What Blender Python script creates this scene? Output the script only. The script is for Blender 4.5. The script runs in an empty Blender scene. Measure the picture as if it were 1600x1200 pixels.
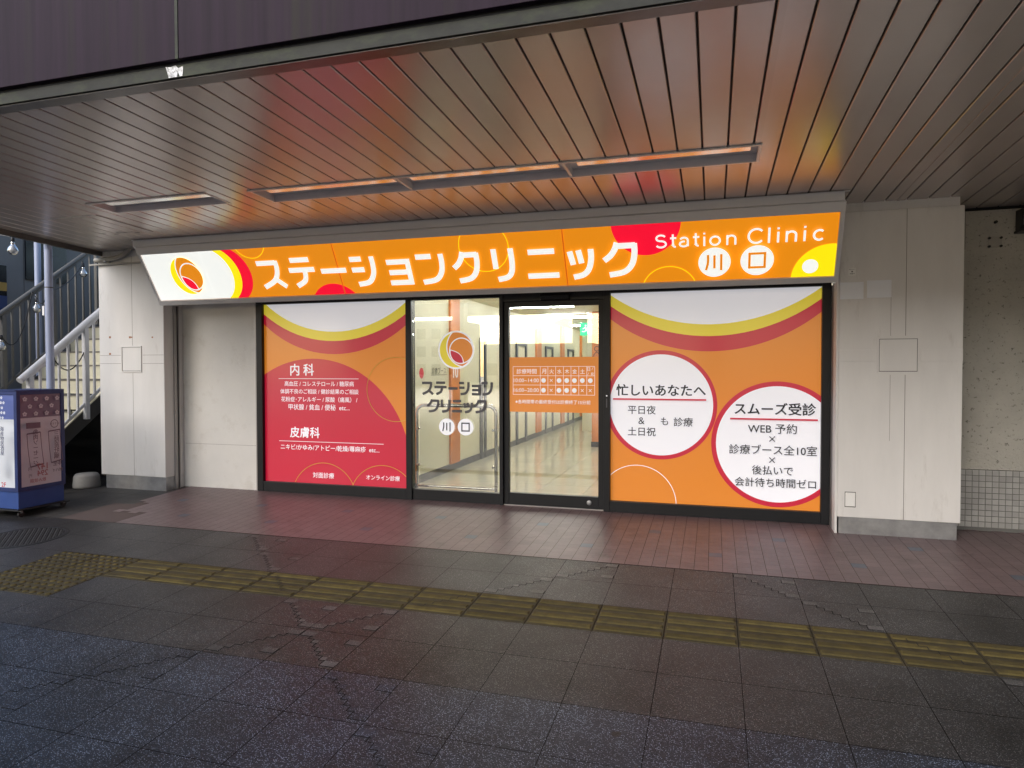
import bpy, bmesh, math, random
from mathutils import Vector, Matrix
random.seed(7)
S = bpy.context.scene
COL = S.collection
R = math.radians

# ------------------------------------------------------------------ camera
CAMLOC = (0.0, -7.502, 1.6)
cd = bpy.data.cameras.new('camera')
cam = bpy.data.objects.new('camera', cd)
COL.objects.link(cam)
rt = Vector((0.95814837, 0.28626816, -0.00149616))
dn = Vector((0.00538248, -0.02324027, -0.99971542))
fw = Vector((-0.28622146, 0.95786765, -0.02380846))
m = Matrix((rt, -dn, -fw)).transposed().to_4x4()
m.translation = Vector(CAMLOC)
cam.matrix_world = m
cd.sensor_width = 36.0
cd.lens = 1051.8056 / 1600 * 36
cd.clip_start = 0.05
cd.clip_end = 600
S.camera = cam

# ------------------------------------------------------------------ light
SUN_EL, SUN_AZ = R(27), R(203)          # azimuth from +y clockwise: behind the camera, to its left
w = bpy.data.worlds.new('World'); S.world = w; w.use_nodes = True
nt = w.node_tree
sky = nt.nodes.new('ShaderNodeTexSky'); sky.sky_type = 'NISHITA'; sky.sun_disc = False
sky.sun_elevation = SUN_EL; sky.sun_rotation = SUN_AZ
sky.air_density = 1.0; sky.dust_density = 1.6; sky.ozone_density = 1.0
bg = nt.nodes['Background']; bg.inputs[1].default_value = 0.12
nt.links.new(sky.outputs[0], bg.inputs[0])
sl = bpy.data.lights.new('sun', 'SUN'); so = bpy.data.objects.new('sun', sl); COL.objects.link(so)
sl.energy = 1.2; sl.angle = R(50); sl.color = (1.0, 0.99, 0.985)
sd = Vector((math.sin(SUN_AZ) * math.cos(SUN_EL), math.cos(SUN_AZ) * math.cos(SUN_EL), math.sin(SUN_EL)))
so.rotation_euler = sd.to_track_quat('Z', 'Y').to_euler()
so.location = (-6, -14, 14)
S.view_settings.view_transform = 'Standard'
S.view_settings.look = 'None'
S.view_settings.gamma = 1
S.view_settings.exposure = 1.05
S.render.engine = 'CYCLES'
S.cycles.use_denoising = True
S.cycles.max_bounces = 8
S.cycles.transparent_max_bounces = 12
S.cycles.sample_clamp_indirect = 6

# ------------------------------------------------------------------ materials
def srgb(r, g, b):
    f = lambda c: (c / 255 / 12.92) if c <= 10.3 else ((c / 255 + .055) / 1.055) ** 2.4
    return (f(r), f(g), f(b), 1)

def mat(name, col, rough=0.6, metal=0.0, var=0.0, vscale=3.0, stretch=(1, 1, 1), dirt=None, dscale=2.0, dpos=(.5, .75),
        bump=0.0, bscale=40.0, emit=0.0, coat=0.0, island=0.0, spec=0.5, rvar=0.0):
    ma = bpy.data.materials.new(name); ma.use_nodes = True
    t = ma.node_tree; N = t.nodes.new; L = t.links.new
    p = t.nodes['Principled BSDF']
    col = tuple(col) if len(col) == 4 else tuple(col) + (1,)
    p.inputs['Base Color'].default_value = col
    p.inputs['Roughness'].default_value = rough
    p.inputs['Metallic'].default_value = metal
    p.inputs['Coat Weight'].default_value = coat
    p.inputs['Coat Roughness'].default_value = 0.12
    p.inputs['Specular IOR Level'].default_value = spec
    src = None
    tc = N('ShaderNodeTexCoord'); mp = N('ShaderNodeMapping'); mp.inputs['Scale'].default_value = stretch
    L(tc.outputs['Object'], mp.inputs[0])
    def mul(a, fac_socket, lo, hi):
        mr = N('ShaderNodeMapRange'); mr.inputs[3].default_value = lo; mr.inputs[4].default_value = hi
        mr.inputs[1].default_value = .25; mr.inputs[2].default_value = .75
        L(fac_socket, mr.inputs[0])
        mx = N('ShaderNodeMix'); mx.data_type = 'RGBA'; mx.blend_type = 'MULTIPLY'; mx.inputs[0].default_value = 1
        if a is None: mx.inputs[6].default_value = col
        else: L(a, mx.inputs[6])
        cmb = N('ShaderNodeCombineColor')
        for k in range(3): L(mr.outputs[0], cmb.inputs[k])
        L(cmb.outputs[0], mx.inputs[7])
        return mx.outputs[2]
    if var:
        n = N('ShaderNodeTexNoise'); n.inputs['Scale'].default_value = vscale; n.inputs['Detail'].default_value = 6
        n.inputs['Roughness'].default_value = .65
        L(mp.outputs[0], n.inputs[0])
        src = mul(src, n.outputs[0], 1 - var, 1 + var)
        if rvar:
            mr = N('ShaderNodeMapRange'); mr.inputs[3].default_value = max(0, rough - rvar); mr.inputs[4].default_value = rough + rvar
            L(n.outputs[0], mr.inputs[0]); L(mr.outputs[0], p.inputs['Roughness'])
    if island:
        g = N('ShaderNodeNewGeometry')
        mr = N('ShaderNodeMapRange'); mr.inputs[1].default_value = 0; mr.inputs[2].default_value = 1
        mr.inputs[3].default_value = .25; mr.inputs[4].default_value = .75
        L(g.outputs['Random Per Island'], mr.inputs[0])
        src = mul(src, mr.outputs[0], 1 - island, 1 + island)
    if dirt:
        n = N('ShaderNodeTexNoise'); n.inputs['Scale'].default_value = dscale; n.inputs['Detail'].default_value = 8
        n.inputs['Roughness'].default_value = .7
        L(mp.outputs[0], n.inputs[0])
        rp = N('ShaderNodeValToRGB'); rp.color_ramp.elements[0].position = dpos[0]; rp.color_ramp.elements[1].position = dpos[1]
        L(n.outputs[0], rp.inputs[0])
        mx = N('ShaderNodeMix'); mx.data_type = 'RGBA'
        L(rp.outputs[0], mx.inputs[0])
        if src is None: mx.inputs[6].default_value = col
        else: L(src, mx.inputs[6])
        mx.inputs[7].default_value = tuple(dirt)[:3] + (1,)
        src = mx.outputs[2]
    if src is not None: L(src, p.inputs['Base Color'])
    if bump:
        n = N('ShaderNodeTexNoise'); n.inputs['Scale'].default_value = bscale; n.inputs['Detail'].default_value = 4
        L(mp.outputs[0], n.inputs[0])
        b = N('ShaderNodeBump'); b.inputs['Strength'].default_value = bump; b.inputs['Distance'].default_value = .01
        L(n.outputs[0], b.inputs['Height']); L(b.outputs[0], p.inputs['Normal'])
    if emit:
        p.inputs['Emission Color'].default_value = col
        p.inputs['Emission Strength'].default_value = emit
    return ma

def slab_mat(name, base, stone, vs, thr, rough, island):
    """terrazzo-like slab: dark binder with pale stone chips"""
    ma = mat(name, base, rough, var=.28, vscale=1.6, island=island)
    t = ma.node_tree; N = t.nodes.new; L = t.links.new; p = t.nodes['Principled BSDF']
    old = p.inputs['Base Color'].links[0].from_socket
    tc = N('ShaderNodeTexCoord')
    v = N('ShaderNodeTexVoronoi'); v.inputs['Scale'].default_value = vs; L(tc.outputs['Object'], v.inputs[0])
    sp = N('ShaderNodeSeparateColor'); L(v.outputs['Color'], sp.inputs[0])
    g1 = N('ShaderNodeMapRange'); g1.inputs[1].default_value = thr; g1.inputs[2].default_value = min(1, thr + .3); L(sp.outputs[0], g1.inputs[0])
    g2 = N('ShaderNodeMapRange'); g2.inputs[1].default_value = .42; g2.inputs[2].default_value = .22; L(v.outputs['Distance'], g2.inputs[0])
    ml = N('ShaderNodeMath'); ml.operation = 'MULTIPLY'; L(g1.outputs[0], ml.inputs[0]); L(g2.outputs[0], ml.inputs[1])
    mx = N('ShaderNodeMix'); mx.data_type = 'RGBA'; L(ml.outputs[0], mx.inputs[0]); L(old, mx.inputs[6])
    mx.inputs[7].default_value = tuple(stone) + (1,)
    # worn dark blotches
    n = N('ShaderNodeTexNoise'); n.inputs['Scale'].default_value = 2.6; n.inputs['Detail'].default_value = 7; L(tc.outputs['Object'], n.inputs[0])
    mr = N('ShaderNodeMapRange'); mr.inputs[1].default_value = .35; mr.inputs[2].default_value = .62; mr.inputs[3].default_value = .62; mr.inputs[4].default_value = 1.08
    L(n.outputs[0], mr.inputs[0])
    cc = N('ShaderNodeCombineColor')
    for k in range(3): L(mr.outputs[0], cc.inputs[k])
    m2 = N('ShaderNodeMix'); m2.data_type = 'RGBA'; m2.blend_type = 'MULTIPLY'; m2.inputs[0].default_value = 1
    L(mx.outputs[2], m2.inputs[6]); L(cc.outputs[0], m2.inputs[7]); L(m2.outputs[2], p.inputs['Base Color'])
    # trodden gum spots
    nz = N('ShaderNodeTexNoise'); nz.inputs['Scale'].default_value = 9; L(tc.outputs['Object'], nz.inputs[0])
    ad = N('ShaderNodeMix'); ad.data_type = 'RGBA'; ad.blend_type = 'LINEAR_LIGHT'; ad.inputs[0].default_value = .05; L(tc.outputs['Object'], ad.inputs[6]); L(nz.outputs['Color'], ad.inputs[7])
    vg = N('ShaderNodeTexVoronoi'); vg.inputs['Scale'].default_value = 2.3; L(ad.outputs[2], vg.inputs[0])
    vs_ = N('ShaderNodeSeparateColor'); L(vg.outputs['Color'], vs_.inputs[0])
    rg = N('ShaderNodeMath'); rg.operation = 'MULTIPLY'; rg.inputs[1].default_value = .075; L(vs_.outputs[0], rg.inputs[0])
    lt = N('ShaderNodeMath'); lt.operation = 'LESS_THAN'; L(vg.outputs['Distance'], lt.inputs[0]); L(rg.outputs[0], lt.inputs[1])
    m3 = N('ShaderNodeMix'); m3.data_type = 'RGBA'; L(lt.outputs[0], m3.inputs[0]); L(m2.outputs[2], m3.inputs[6]); m3.inputs[7].default_value = (.018, .017, .017, 1); L(m3.outputs[2], p.inputs['Base Color'])
    b = N('ShaderNodeBump'); b.inputs['Strength'].default_value = .35; b.inputs['Distance'].default_value = .004
    L(v.outputs['Distance'], b.inputs['Height']); L(b.outputs[0], p.inputs['Normal'])
    return ma

def glass_mat(name, tint=(1, 1, 1), ior=1.5, extra=0.0):
    ma = bpy.data.materials.new(name); ma.use_nodes = True
    t = ma.node_tree; t.nodes.clear(); N = t.nodes.new; L = t.links.new
    o = N('ShaderNodeOutputMaterial'); mx = N('ShaderNodeMixShader'); tr = N('ShaderNodeBsdfTransparent'); gl = N('ShaderNodeBsdfGlossy')
    fr = N('ShaderNodeFresnel'); fr.inputs[0].default_value = ior
    ad = N('ShaderNodeMath'); ad.operation = 'ADD'; ad.inputs[1].default_value = extra; L(fr.outputs[0], ad.inputs[0])
    tr.inputs[0].default_value = tuple(tint) + (1,); gl.inputs['Roughness'].default_value = 0.0
    L(ad.outputs[0], mx.inputs[0]); L(tr.outputs[0], mx.inputs[1]); L(gl.outputs[0], mx.inputs[2]); L(mx.outputs[0], o.inputs[0])
    return ma

M = {}
M['slab'] = slab_mat('slab', (.028, .0275, .028), (.25, .245, .245), 150, .52, .45, .14)
M['slab_sky_blue'] = slab_mat('slab_sky_blue', (.020, .026, .038), (.34, .40, .52), 150, .42, .45, .12)  # coarser outer slab; the blue of the sky light is put into its colour
M['joint'] = mat('joint', (.017, .016, .015), .9)
M['inlay'] = slab_mat('inlay', (.085, .083, .080), (.27, .26, .24), 150, .5, .5, .22)
M['inlay_sky'] = slab_mat('inlay_sky_blue', (.026, .033, .048), (.27, .33, .45), 150, .42, .5, .3)  # outer chips, with the same sky light coloured in
M['grey_pave'] = slab_mat('grey_pave', (.042, .040, .038), (.10, .097, .093), 230, .6, .6, .2)
M['brick'] = mat('brick', (.142, .097, .100), .42, var=.18, vscale=3, island=.07, dirt=(.07, .045, .042), dscale=3.5, dpos=(.56, .82), bump=.15, bscale=60)
M['brick_blue'] = mat('brick_blue', (.085, .10, .13), .42, var=.2, vscale=5)
M['mortar'] = mat('mortar', (.10, .075, .07), .9)
M['tact'] = mat('tactile_yellow', (.118, .092, .032), .85, spec=.2, var=.3, vscale=9, island=.16, dirt=(.06, .05, .03), dscale=6, dpos=(.42, .75), bump=.2, bscale=90)
M['tact_base'] = mat('tactile_base', (.055, .044, .020), .75, var=.35, vscale=9, island=.12, bump=.2, bscale=90)
M['iron'] = mat('cast_iron', (.035, .036, .038), .55, .6, var=.3, vscale=14)
M['soffit'] = mat('soffit_paint', (.53, .475, .44), .27, .34, var=.05, vscale=1.1, island=.035, spec=1.0)
M['groove'] = mat('soffit_groove', (.03, .026, .024), .8)
M['purple'] = mat('purple_panel', (.021, .0105, .021), .6, var=.35, vscale=3.2, stretch=(5, 5, .18), dirt=(.026, .025, .017), dscale=1.1, dpos=(.52, .78), spec=.14)
M['beam'] = mat('beam_paint', (.036, .037, .032), .7, spec=.3, var=.25, vscale=6, stretch=(1, 1, 2), dirt=(.06, .07, .04), dscale=4, dpos=(.48, .75))
M['beam_dark'] = mat('beam_soffit', (.10, .09, .08), .30, var=.4, vscale=3, spec=.6)
M['flash'] = mat('white_patch', (.75, .75, .75), .6, var=.3, vscale=30, dirt=(.25, .25, .24), dscale=24, dpos=(.5, .6))
M['white_wall'] = mat('painted_panel', (.745, .735, .72), .48, var=.06, vscale=2.2, dirt=(.42, .39, .35), dscale=2.5, dpos=(.60, .95), stretch=(1.6, 1.6, .4), spec=.35)
M['seam'] = mat('panel_seam', (.23, .21, .19), .8)
M['seam_dk'] = mat('seam_dark', (.10, .09, .085), .8)
M['rust'] = mat('rust_spot', (.35, .16, .08), .8)
M['steel'] = mat('stainless', (.36, .365, .375), .36, .55, var=.25, vscale=7, rvar=.12)
M['alum'] = mat('aluminium', (.40, .38, .375), .42, .55, var=.15, vscale=12, stretch=(1, 1, .1))
M['beige'] = mat('beige_plaster', (.74, .725, .69), .7, var=.06, vscale=1.8, bump=.25, bscale=55, dirt=(.5, .46, .4), dscale=3, dpos=(.55, .9))
def rough_mat():
    ma = mat('roughcast', (.42, .41, .37), .9, var=.2, vscale=1.3, dirt=(.12, .115, .10), dscale=24, dpos=(.57, .66), bump=.7, bscale=46)
    return ma
M['rough'] = rough_mat()
M['dado'] = mat('mosaic_tile', (.34, .34, .33), .35, var=.1, vscale=3, island=.12)
M['grout'] = mat('dado_grout', (.14, .14, .135), .9)
M['frame'] = mat('black_frame', (.010, .011, .014), .40, 0.0, var=.2, vscale=3, spec=.3)
M['gap'] = mat('shadow_gap', (.008, .008, .009), .8)
M['housing'] = mat('sign_housing', (.76, .77, .79), .42, 0, var=.04, vscale=2)
OR, WH, YE, RD = (.80, .262, .006), (.93, .96, .93), (.84, .70, .004), (.78, .004, .028)
M['s_or'] = mat('sign_orange', OR, .25, emit=.40, var=.03, vscale=1.2)
M['s_wh'] = mat('sign_white', WH, .25, emit=.40)
M['s_ye'] = mat('sign_yellow', YE, .25, emit=.50)
M['s_rd'] = mat('sign_red', RD, .25, emit=.50)
M['s_seam'] = mat('sign_seam', (.62, .13, .004), .4, emit=.38)
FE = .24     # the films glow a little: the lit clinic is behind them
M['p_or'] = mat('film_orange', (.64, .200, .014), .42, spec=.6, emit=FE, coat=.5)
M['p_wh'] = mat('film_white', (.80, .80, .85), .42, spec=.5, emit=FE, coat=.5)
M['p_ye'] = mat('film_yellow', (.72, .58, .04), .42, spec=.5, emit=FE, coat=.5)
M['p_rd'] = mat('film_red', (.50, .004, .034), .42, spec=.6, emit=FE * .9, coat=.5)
M['p_ln'] = mat('film_gold_line', (.70, .42, .05), .5)
M['p_bk'] = mat('film_black', (.012, .013, .02), .45)
M['p_gy'] = mat('film_grey', (.085, .085, .105), .45)
M['glass'] = glass_mat('clear_glass', (.97, .985, .975), 1.5, .13)
M['chrome'] = mat('chrome_pipe', (.62, .61, .58), .16, 1.0)
M['acrylic'] = glass_mat('acrylic', (.95, .96, .96), 1.3, .0)
M['i_wall'] = mat('interior_cream', (.72, .70, .53), .55, var=.03, vscale=1.0)
M['i_floor'] = mat('interior_tile', (.62, .59, .48), .12, island=.06, var=.06, vscale=2, spec=.7)
M['i_joint'] = mat('interior_joint', (.12, .11, .09), .8)
M['i_dark'] = mat('interior_dark', (.03, .032, .04), .4)
M['i_or'] = mat('interior_orange', (.62, .20, .035), .5)
M['tube'] = mat('lamp_tube', (1, 1, .96), .5, emit=52)
M['exit'] = mat('exit_green', (.05, .55, .28), .5, emit=.9)
M['exit_w'] = mat('exit_white', (.85, .95, .88), .5, emit=1.0)
M['fix_rim'] = mat('fixture_rim', (.80, .80, .79), .35, .15)
M['fix_in'] = mat('fixture_reflector', (.80, .79, .80), .30, 0, var=.05)
M['fix_lens'] = mat('fixture_lens', (.88, .86, .82), .22, .85)
M['pale'] = mat('pale_plate', (.86, .89, .95), .4, var=.04)
M['plastic'] = mat('white_plastic', (.84, .84, .82), .4)
M['conduit'] = mat('conduit', (.36, .345, .31), .5, var=.1)
M['blk'] = mat('black_plastic', (.015, .015, .017), .5)
M['stair_paint'] = mat('stair_cream', (.52, .49, .37), .7, var=.08, vscale=3)
M['nosing'] = mat('stair_nosing', (.12, .11, .095), .7)
M['stringer'] = mat('stair_stringer', (.05, .048, .046), .7, var=.2)
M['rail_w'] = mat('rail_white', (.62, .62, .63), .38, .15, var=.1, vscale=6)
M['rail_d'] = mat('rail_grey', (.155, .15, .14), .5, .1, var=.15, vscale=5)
M['pipe_b'] = mat('pipe_blue', (.34, .39, .54), .42, var=.08, vscale=4, stretch=(1, 1, .3))
M['dk_wall'] = mat('dark_wall', (.21, .20, .195), .8, var=.12, vscale=1.4)
M['board'] = mat('dark_board', (.010, .012, .015), .22, var=.3)
M['bulb'] = glass_mat('bulb_glass', (.92, .93, .94), 1.45, .12)
M['bulb_w'] = mat('bulb_frost', (.5, .5, .5), .25)
M['box_blue'] = mat('signbox_blue', (.03, .075, .27), .40, var=.12, vscale=6)
M['box_edge'] = mat('signbox_frame', (.024, .045, .16), .40, var=.15, vscale=8)
M['box_white'] = mat('signbox_white', (.76, .80, .86), .3)
M['box_pink'] = mat('signbox_panel', (.74, .64, .69), .28, var=.05)
M['box_mauve'] = mat('signbox_mauve', (.25, .175, .24), .28)
M['box_pat'] = mat('signbox_pattern', (.13, .18, .46), .3)
M['txt_navy'] = mat('ink_navy', (.02, .03, .12), .4)
M['txt_blk'] = mat('ink_black', (.015, .015, .02), .4)
M['txt_red'] = mat('ink_red', (.6, .03, .06), .4)
M['txt_mv'] = mat('ink_mauve', (.20, .11, .15), .4)
M['txt_rs'] = mat('ink_rose', (.5, .16, .18), .4)
M['concrete'] = mat('concrete', (.30, .295, .28), .85, var=.12, vscale=8)
M['ext_wall'] = mat('far_wall', (.42, .41, .39), .8, var=.1)
M['ext_win'] = mat('far_window', (.05, .06, .07), .1)
M['leaf'] = mat('leaf', (.06, .10, .035), .6, island=.3)
M['bark'] = mat('bark', (.10, .08, .06), .9)

# ------------------------------------------------------------------ mesh builder
class MB:
    def __init__(s): s.v = []; s.f = []; s.mi = []; s.ms = []; s.sm = []
    def _m(s, k):
        if k not in s.ms: s.ms.append(k)
        return s.ms.index(k)
    def face(s, pts, k, smooth=False):
        i = len(s.v); s.v += [tuple(p) for p in pts]; s.f.append(tuple(range(i, i + len(pts)))); s.mi.append(s._m(k)); s.sm.append(smooth)
    def faces(s, vs, fs, k, smooth=False):
        i = len(s.v); s.v += [tuple(p) for p in vs]; j = s._m(k)
        for f in fs: s.f.append(tuple(i + q for q in f)); s.mi.append(j); s.sm.append(smooth)
    def box(s, x0, x1, y0, y1, z0, z1, k):
        vs = [(x, y, z) for z in (z0, z1) for y in (y0, y1) for x in (x0, x1)]
        s.faces(vs, [(0, 2, 3, 1), (4, 5, 7, 6), (0, 1, 5, 4), (2, 6, 7, 3), (0, 4, 6, 2), (1, 3, 7, 5)], k)
    def hexa(s, lo, hi, k):
        """lo, hi: four points each, same winding"""
        s.faces(list(lo) + list(hi), [(3, 2, 1, 0), (4, 5, 6, 7), (0, 1, 5, 4), (1, 2, 6, 5), (2, 3, 7, 6), (3, 0, 4, 7)], k)
    def prism(s, prof, x0, x1, k):
        """profile [(y,z)] extruded along x"""
        n = len(prof)
        vs = [(x0, a, b) for a, b in prof] + [(x1, a, b) for a, b in prof]
        fs = [tuple(range(n))[::-1], tuple(range(n, 2 * n))] + [(i, (i + 1) % n, n + (i + 1) % n, n + i) for i in range(n)]
        s.faces(vs, fs, k)
    def tube(s, path, r, k, n=10, cap=True):
        P = [Vector(p) for p in path]; rings = []
        ref = None
        for i, p in enumerate(P):
            d = (P[min(i + 1, len(P) - 1)] - P[max(i - 1, 0)]).normalized()
            if ref is None:
                ref = d.orthogonal().normalized()
            ref = (ref - d * ref.dot(d)).normalized()
            b = d.cross(ref)
            rr = r[i] if isinstance(r, (list, tuple)) else r
            rings.append([p + (ref * math.cos(2 * math.pi * j / n) + b * math.sin(2 * math.pi * j / n)) * rr for j in range(n)])
        vs = [q for rg in rings for q in rg]; fs = []
        for i in range(len(P) - 1):
            for j in range(n):
                fs.append((i * n + j, i * n + (j + 1) % n, (i + 1) * n + (j + 1) % n, (i + 1) * n + j))
        s.faces(vs, fs, k, True)
        if cap:
            s.face(rings[0][::-1], k); s.face(rings[-1], k)
    def lathe(s, prof, c, k, n=20, smooth=True):
        """prof [(r,z)] about a vertical axis at c"""
        vs = [(c[0] + r * math.cos(2 * math.pi * j / n), c[1] + r * math.sin(2 * math.pi * j / n), c[2] + z) for r, z in prof for j in range(n)]
        fs = [(i * n + j, i * n + (j + 1) % n, (i + 1) * n + (j + 1) % n, (i + 1) * n + j) for i in range(len(prof) - 1) for j in range(n)]
        s.faces(vs, fs, k, smooth)
    def build(s, name, parent=None, bevel=0.0, label=None):
        me = bpy.data.meshes.new(name)
        off = Vector((0, 0, 0)); q = parent
        while q is not None: off += q.location; q = q.parent
        me.from_pydata([(a - off.x, b - off.y, c - off.z) for a, b, c in s.v], [], s.f)
        for k in s.ms: me.materials.append(M[k])
        me.polygons.foreach_set('material_index', s.mi)
        me.polygons.foreach_set('use_smooth', s.sm)
        me.update()
        o = bpy.data.objects.new(name, me); COL.objects.link(o)
        if parent is not None: o.parent = parent
        if bevel:
            bv = o.modifiers.new('bevel', 'BEVEL'); bv.width = bevel; bv.segments = 2; bv.limit_method = 'ANGLE'; bv.angle_limit = R(40)
        if label: o['label'] = label
        return o

def thing(name, label, cat, loc, group=None):
    o = bpy.data.objects.new(name, None); COL.objects.link(o); o.location = loc; o.empty_display_size = .2
    o['label'] = label; o['category'] = cat
    if group: o['group'] = group
    return o
def tag(o, label, cat, group=None):
    o['label'] = label; o['category'] = cat
    if group: o['group'] = group
    return o
def setting(o): o['kind'] = 'structure'; return o
def move_origin(o, loc):
    L = Vector(loc)
    o.data.transform(Matrix.Translation(-L)); o.location = L
    return o

def gz(y): return 0.0409 * max(-9.0, min(0.0, y))           # the pavement drains away from the shopfront
def cz(y): return 3.1595 - 0.0366 * y                       # the canopy soffit rises towards the street

# ------------------------------------------------------------------ flat graphics on a plane
def clip_poly(P, rect):
    u0, v0, u1, v1 = rect
    for ax, val, sg in ((0, u0, 1), (0, u1, -1), (1, v0, 1), (1, v1, -1)):
        Q = []
        for i in range(len(P)):
            a, b = P[i], P[(i + 1) % len(P)]
            ia, ib = (a[ax] - val) * sg >= 0, (b[ax] - val) * sg >= 0
            if ia: Q.append(a)
            if ia != ib:
                t = (val - a[ax]) / (b[ax] - a[ax])
                Q.append((a[0] + t * (b[0] - a[0]), a[1] + t * (b[1] - a[1])))
        P = Q
        if len(P) < 3: return []
    return P
def clip_convex(P, C):
    """clip polygon P by convex counter-clockwise polygon C"""
    for i in range(len(C)):
        (ax, ay), (bx, by) = C[i], C[(i + 1) % len(C)]
        ins = lambda p: (bx - ax) * (p[1] - ay) - (by - ay) * (p[0] - ax) >= 0
        Q = []
        for j in range(len(P)):
            a, b = P[j], P[(j + 1) % len(P)]
            if ins(a): Q.append(a)
            if ins(a) != ins(b):
                da = (bx - ax) * (a[1] - ay) - (by - ay) * (a[0] - ax); db = (bx - ax) * (b[1] - ay) - (by - ay) * (b[0] - ax)
                t = da / (da - db); Q.append((a[0] + t * (b[0] - a[0]), a[1] + t * (b[1] - a[1])))
        P = Q
        if len(P) < 3: return []
    return P
def circ_pts(c, r, n=96): return [(c[0] + r * math.cos(2 * math.pi * i / n), c[1] + r * math.sin(2 * math.pi * i / n)) for i in range(n)]

class Plane2D:
    """draws layered flat graphics through map(u, v, off) -> xyz; off grows towards the viewer"""
    def __init__(s, mp): s.mp = mp; s.layer = 0
    def up(s): s.layer += 1; return s.layer * 0.0005
    def poly(s, mb, P, k, rect=None, off=None):
        if rect: P = clip_poly(P, rect)
        if len(P) < 3: return
        o = s.up() if off is None else off
        mb.face([s.mp(u, v, o) for u, v in P], k)
    def rect(s, mb, u0, v0, u1, v1, k): s.poly(mb, [(u0, v0), (u1, v0), (u1, v1), (u0, v1)], k)
    def disc(s, mb, c, r, k, rect=None, n=96): s.poly(mb, circ_pts(c, r, n), k, rect)
    def ring(s, mb, c, r, wd, k, rect=None, n=96):
        o = s.up(); A = circ_pts(c, r + wd / 2, n); B = circ_pts(c, r - wd / 2, n)
        for i in range(n):
            j = (i + 1) % n
            s.poly(mb, [A[i], A[j], B[j], B[i]], k, rect, o)
    def ribbon(s, mb, pts, wd, k):
        o = s.up(); n = len(pts); l = []; r = []
        for i in range(n):
            d1 = Vector(pts[i]) - Vector(pts[i - 1]) if i else None
            d2 = Vector(pts[i + 1]) - Vector(pts[i]) if i < n - 1 else None
            d1 = (d1 or d2).normalized(); d2 = (d2 or d1).normalized()
            t = d1 + d2
            t = t.normalized() if t.length > 1e-6 else d1
            nn = Vector((-t.y, t.x)); c = max(.5, nn.dot(Vector((-d1.y, d1.x))))
            nn = nn * (wd / 2 / c); p = Vector(pts[i]); l.append(p + nn); r.append(p - nn)
        for i in range(n - 1):
            mb.face([s.mp(q.x, q.y, o) for q in (l[i], r[i], r[i + 1], l[i + 1])], k)
    def text(s, mb, body, u0, u1, vc, k, bold=0.0, space=1.0, mirror=False, hscale=1.0, vert=False):
        cu = bpy.data.curves.new('tmp', 'FONT'); cu.body = body; cu.space_character = space
        cu.resolution_u = 4
        if vert: cu.align_x = 'CENTER'; cu.space_line = .92
        ob = bpy.data.objects.new('tmp', cu); COL.objects.link(ob)
        dg = bpy.context.evaluated_depsgraph_get()
        me = bpy.data.meshes.new_from_object(ob.evaluated_get(dg))
        xs = [q.co.x for q in me.vertices]; ys = [q.co.y for q in me.vertices]
        if xs:
            a, b, c, d = min(xs), max(xs), min(ys), max(ys); sc = (u1 - u0) / (b - a); o = s.up()
            sg = -1 if mirror else 1; cx = (u0 + u1) / 2; h_ = (d - c) * sc if not vert else (b - a) * sc
            e = bold * h_
            for dx, dy in (((0, 0),) if bold == 0 else ((-e, 0), (e, 0), (0, e * .7), (0, -e * .7))):
                vs = [s.mp(cx + dx + sg * (q.co.x - (a + b) / 2) * sc, vc + dy + (q.co.y - (c + d) / 2) * sc * hscale, o) for q in me.vertices]
                mb.faces(vs, [tuple(p.vertices) for p in me.polygons], k); o = s.up()
        bpy.data.objects.remove(ob); bpy.data.curves.remove(cu); bpy.data.meshes.remove(me)

def spline(P, n=7):
    P = [Vector(p) for p in P]; out = []
    for i in range(len(P) - 1):
        p0, p1, p2, p3 = P[max(i - 1, 0)], P[i], P[i + 1], P[min(i + 2, len(P) - 1)]
        for j in range(n):
            t = j / n
            out.append(.5 * ((2 * p1) + (p2 - p0) * t + (2 * p0 - 5 * p1 + 4 * p2 - p3) * t * t + (3 * p1 - p0 - 3 * p2 + p3) * t ** 3))
    out.append(P[-1]); return [(q.x, q.y) for q in out]
# heavy rounded-square katakana, as strokes in a unit box
KANA = {
    'su': [[(.03, .93), (.80, .93)], ('c', [(.80, 1.0), (.80, .76), (.72, .48), (.52, .24), (.08, .03)]), [(.58, .36), (.97, .02)]],
    'te': [[(.14, .95), (.88, .95)], [(0, .60), (1, .60)], ('c', [(.60, .60), (.60, .42), (.50, .20), (.16, .03)])],
    'bar': [[(0, .5), (1, .5)]],
    'shi': [[(.02, .93), (.50, .93)], [(.02, .56), (.54, .56)], ('c', [(.93, 1.0), (.93, .68), (.86, .38), (.62, .12), (.16, .05)])],
    'yo': [[(.02, .93), (.92, .93), (.92, .05), (.02, .05)], [(.06, .49), (.92, .49)]],
    'n': [[(0, .93), (.58, .93)], ('c', [(.94, 1.0), (.94, .68), (.86, .36), (.62, .12), (.12, .04)])],
    'ku': [('c', [(.42, 1.0), (.34, .80), (.20, .62), (.0, .48)]), [(.34, .90), (.96, .90)], ('c', [(.93, .96), (.93, .66), (.84, .34), (.60, .12), (.14, .04)])],
    'ri': [[(.12, 1.0), (.12, .38)], ('c', [(.90, 1.0), (.90, .56), (.82, .26), (.60, .10), (.16, .04)])],
    'ni': [[(.08, .90), (.92, .90)], [(0, .09), (1, .09)]],
    'tsu': [[(.06, .95), (.17, .48)], [(.42, .98), (.52, .52)], ('c', [(.93, 1.0), (.92, .66), (.80, .32), (.56, .12), (.14, .04)])],
}
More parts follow.
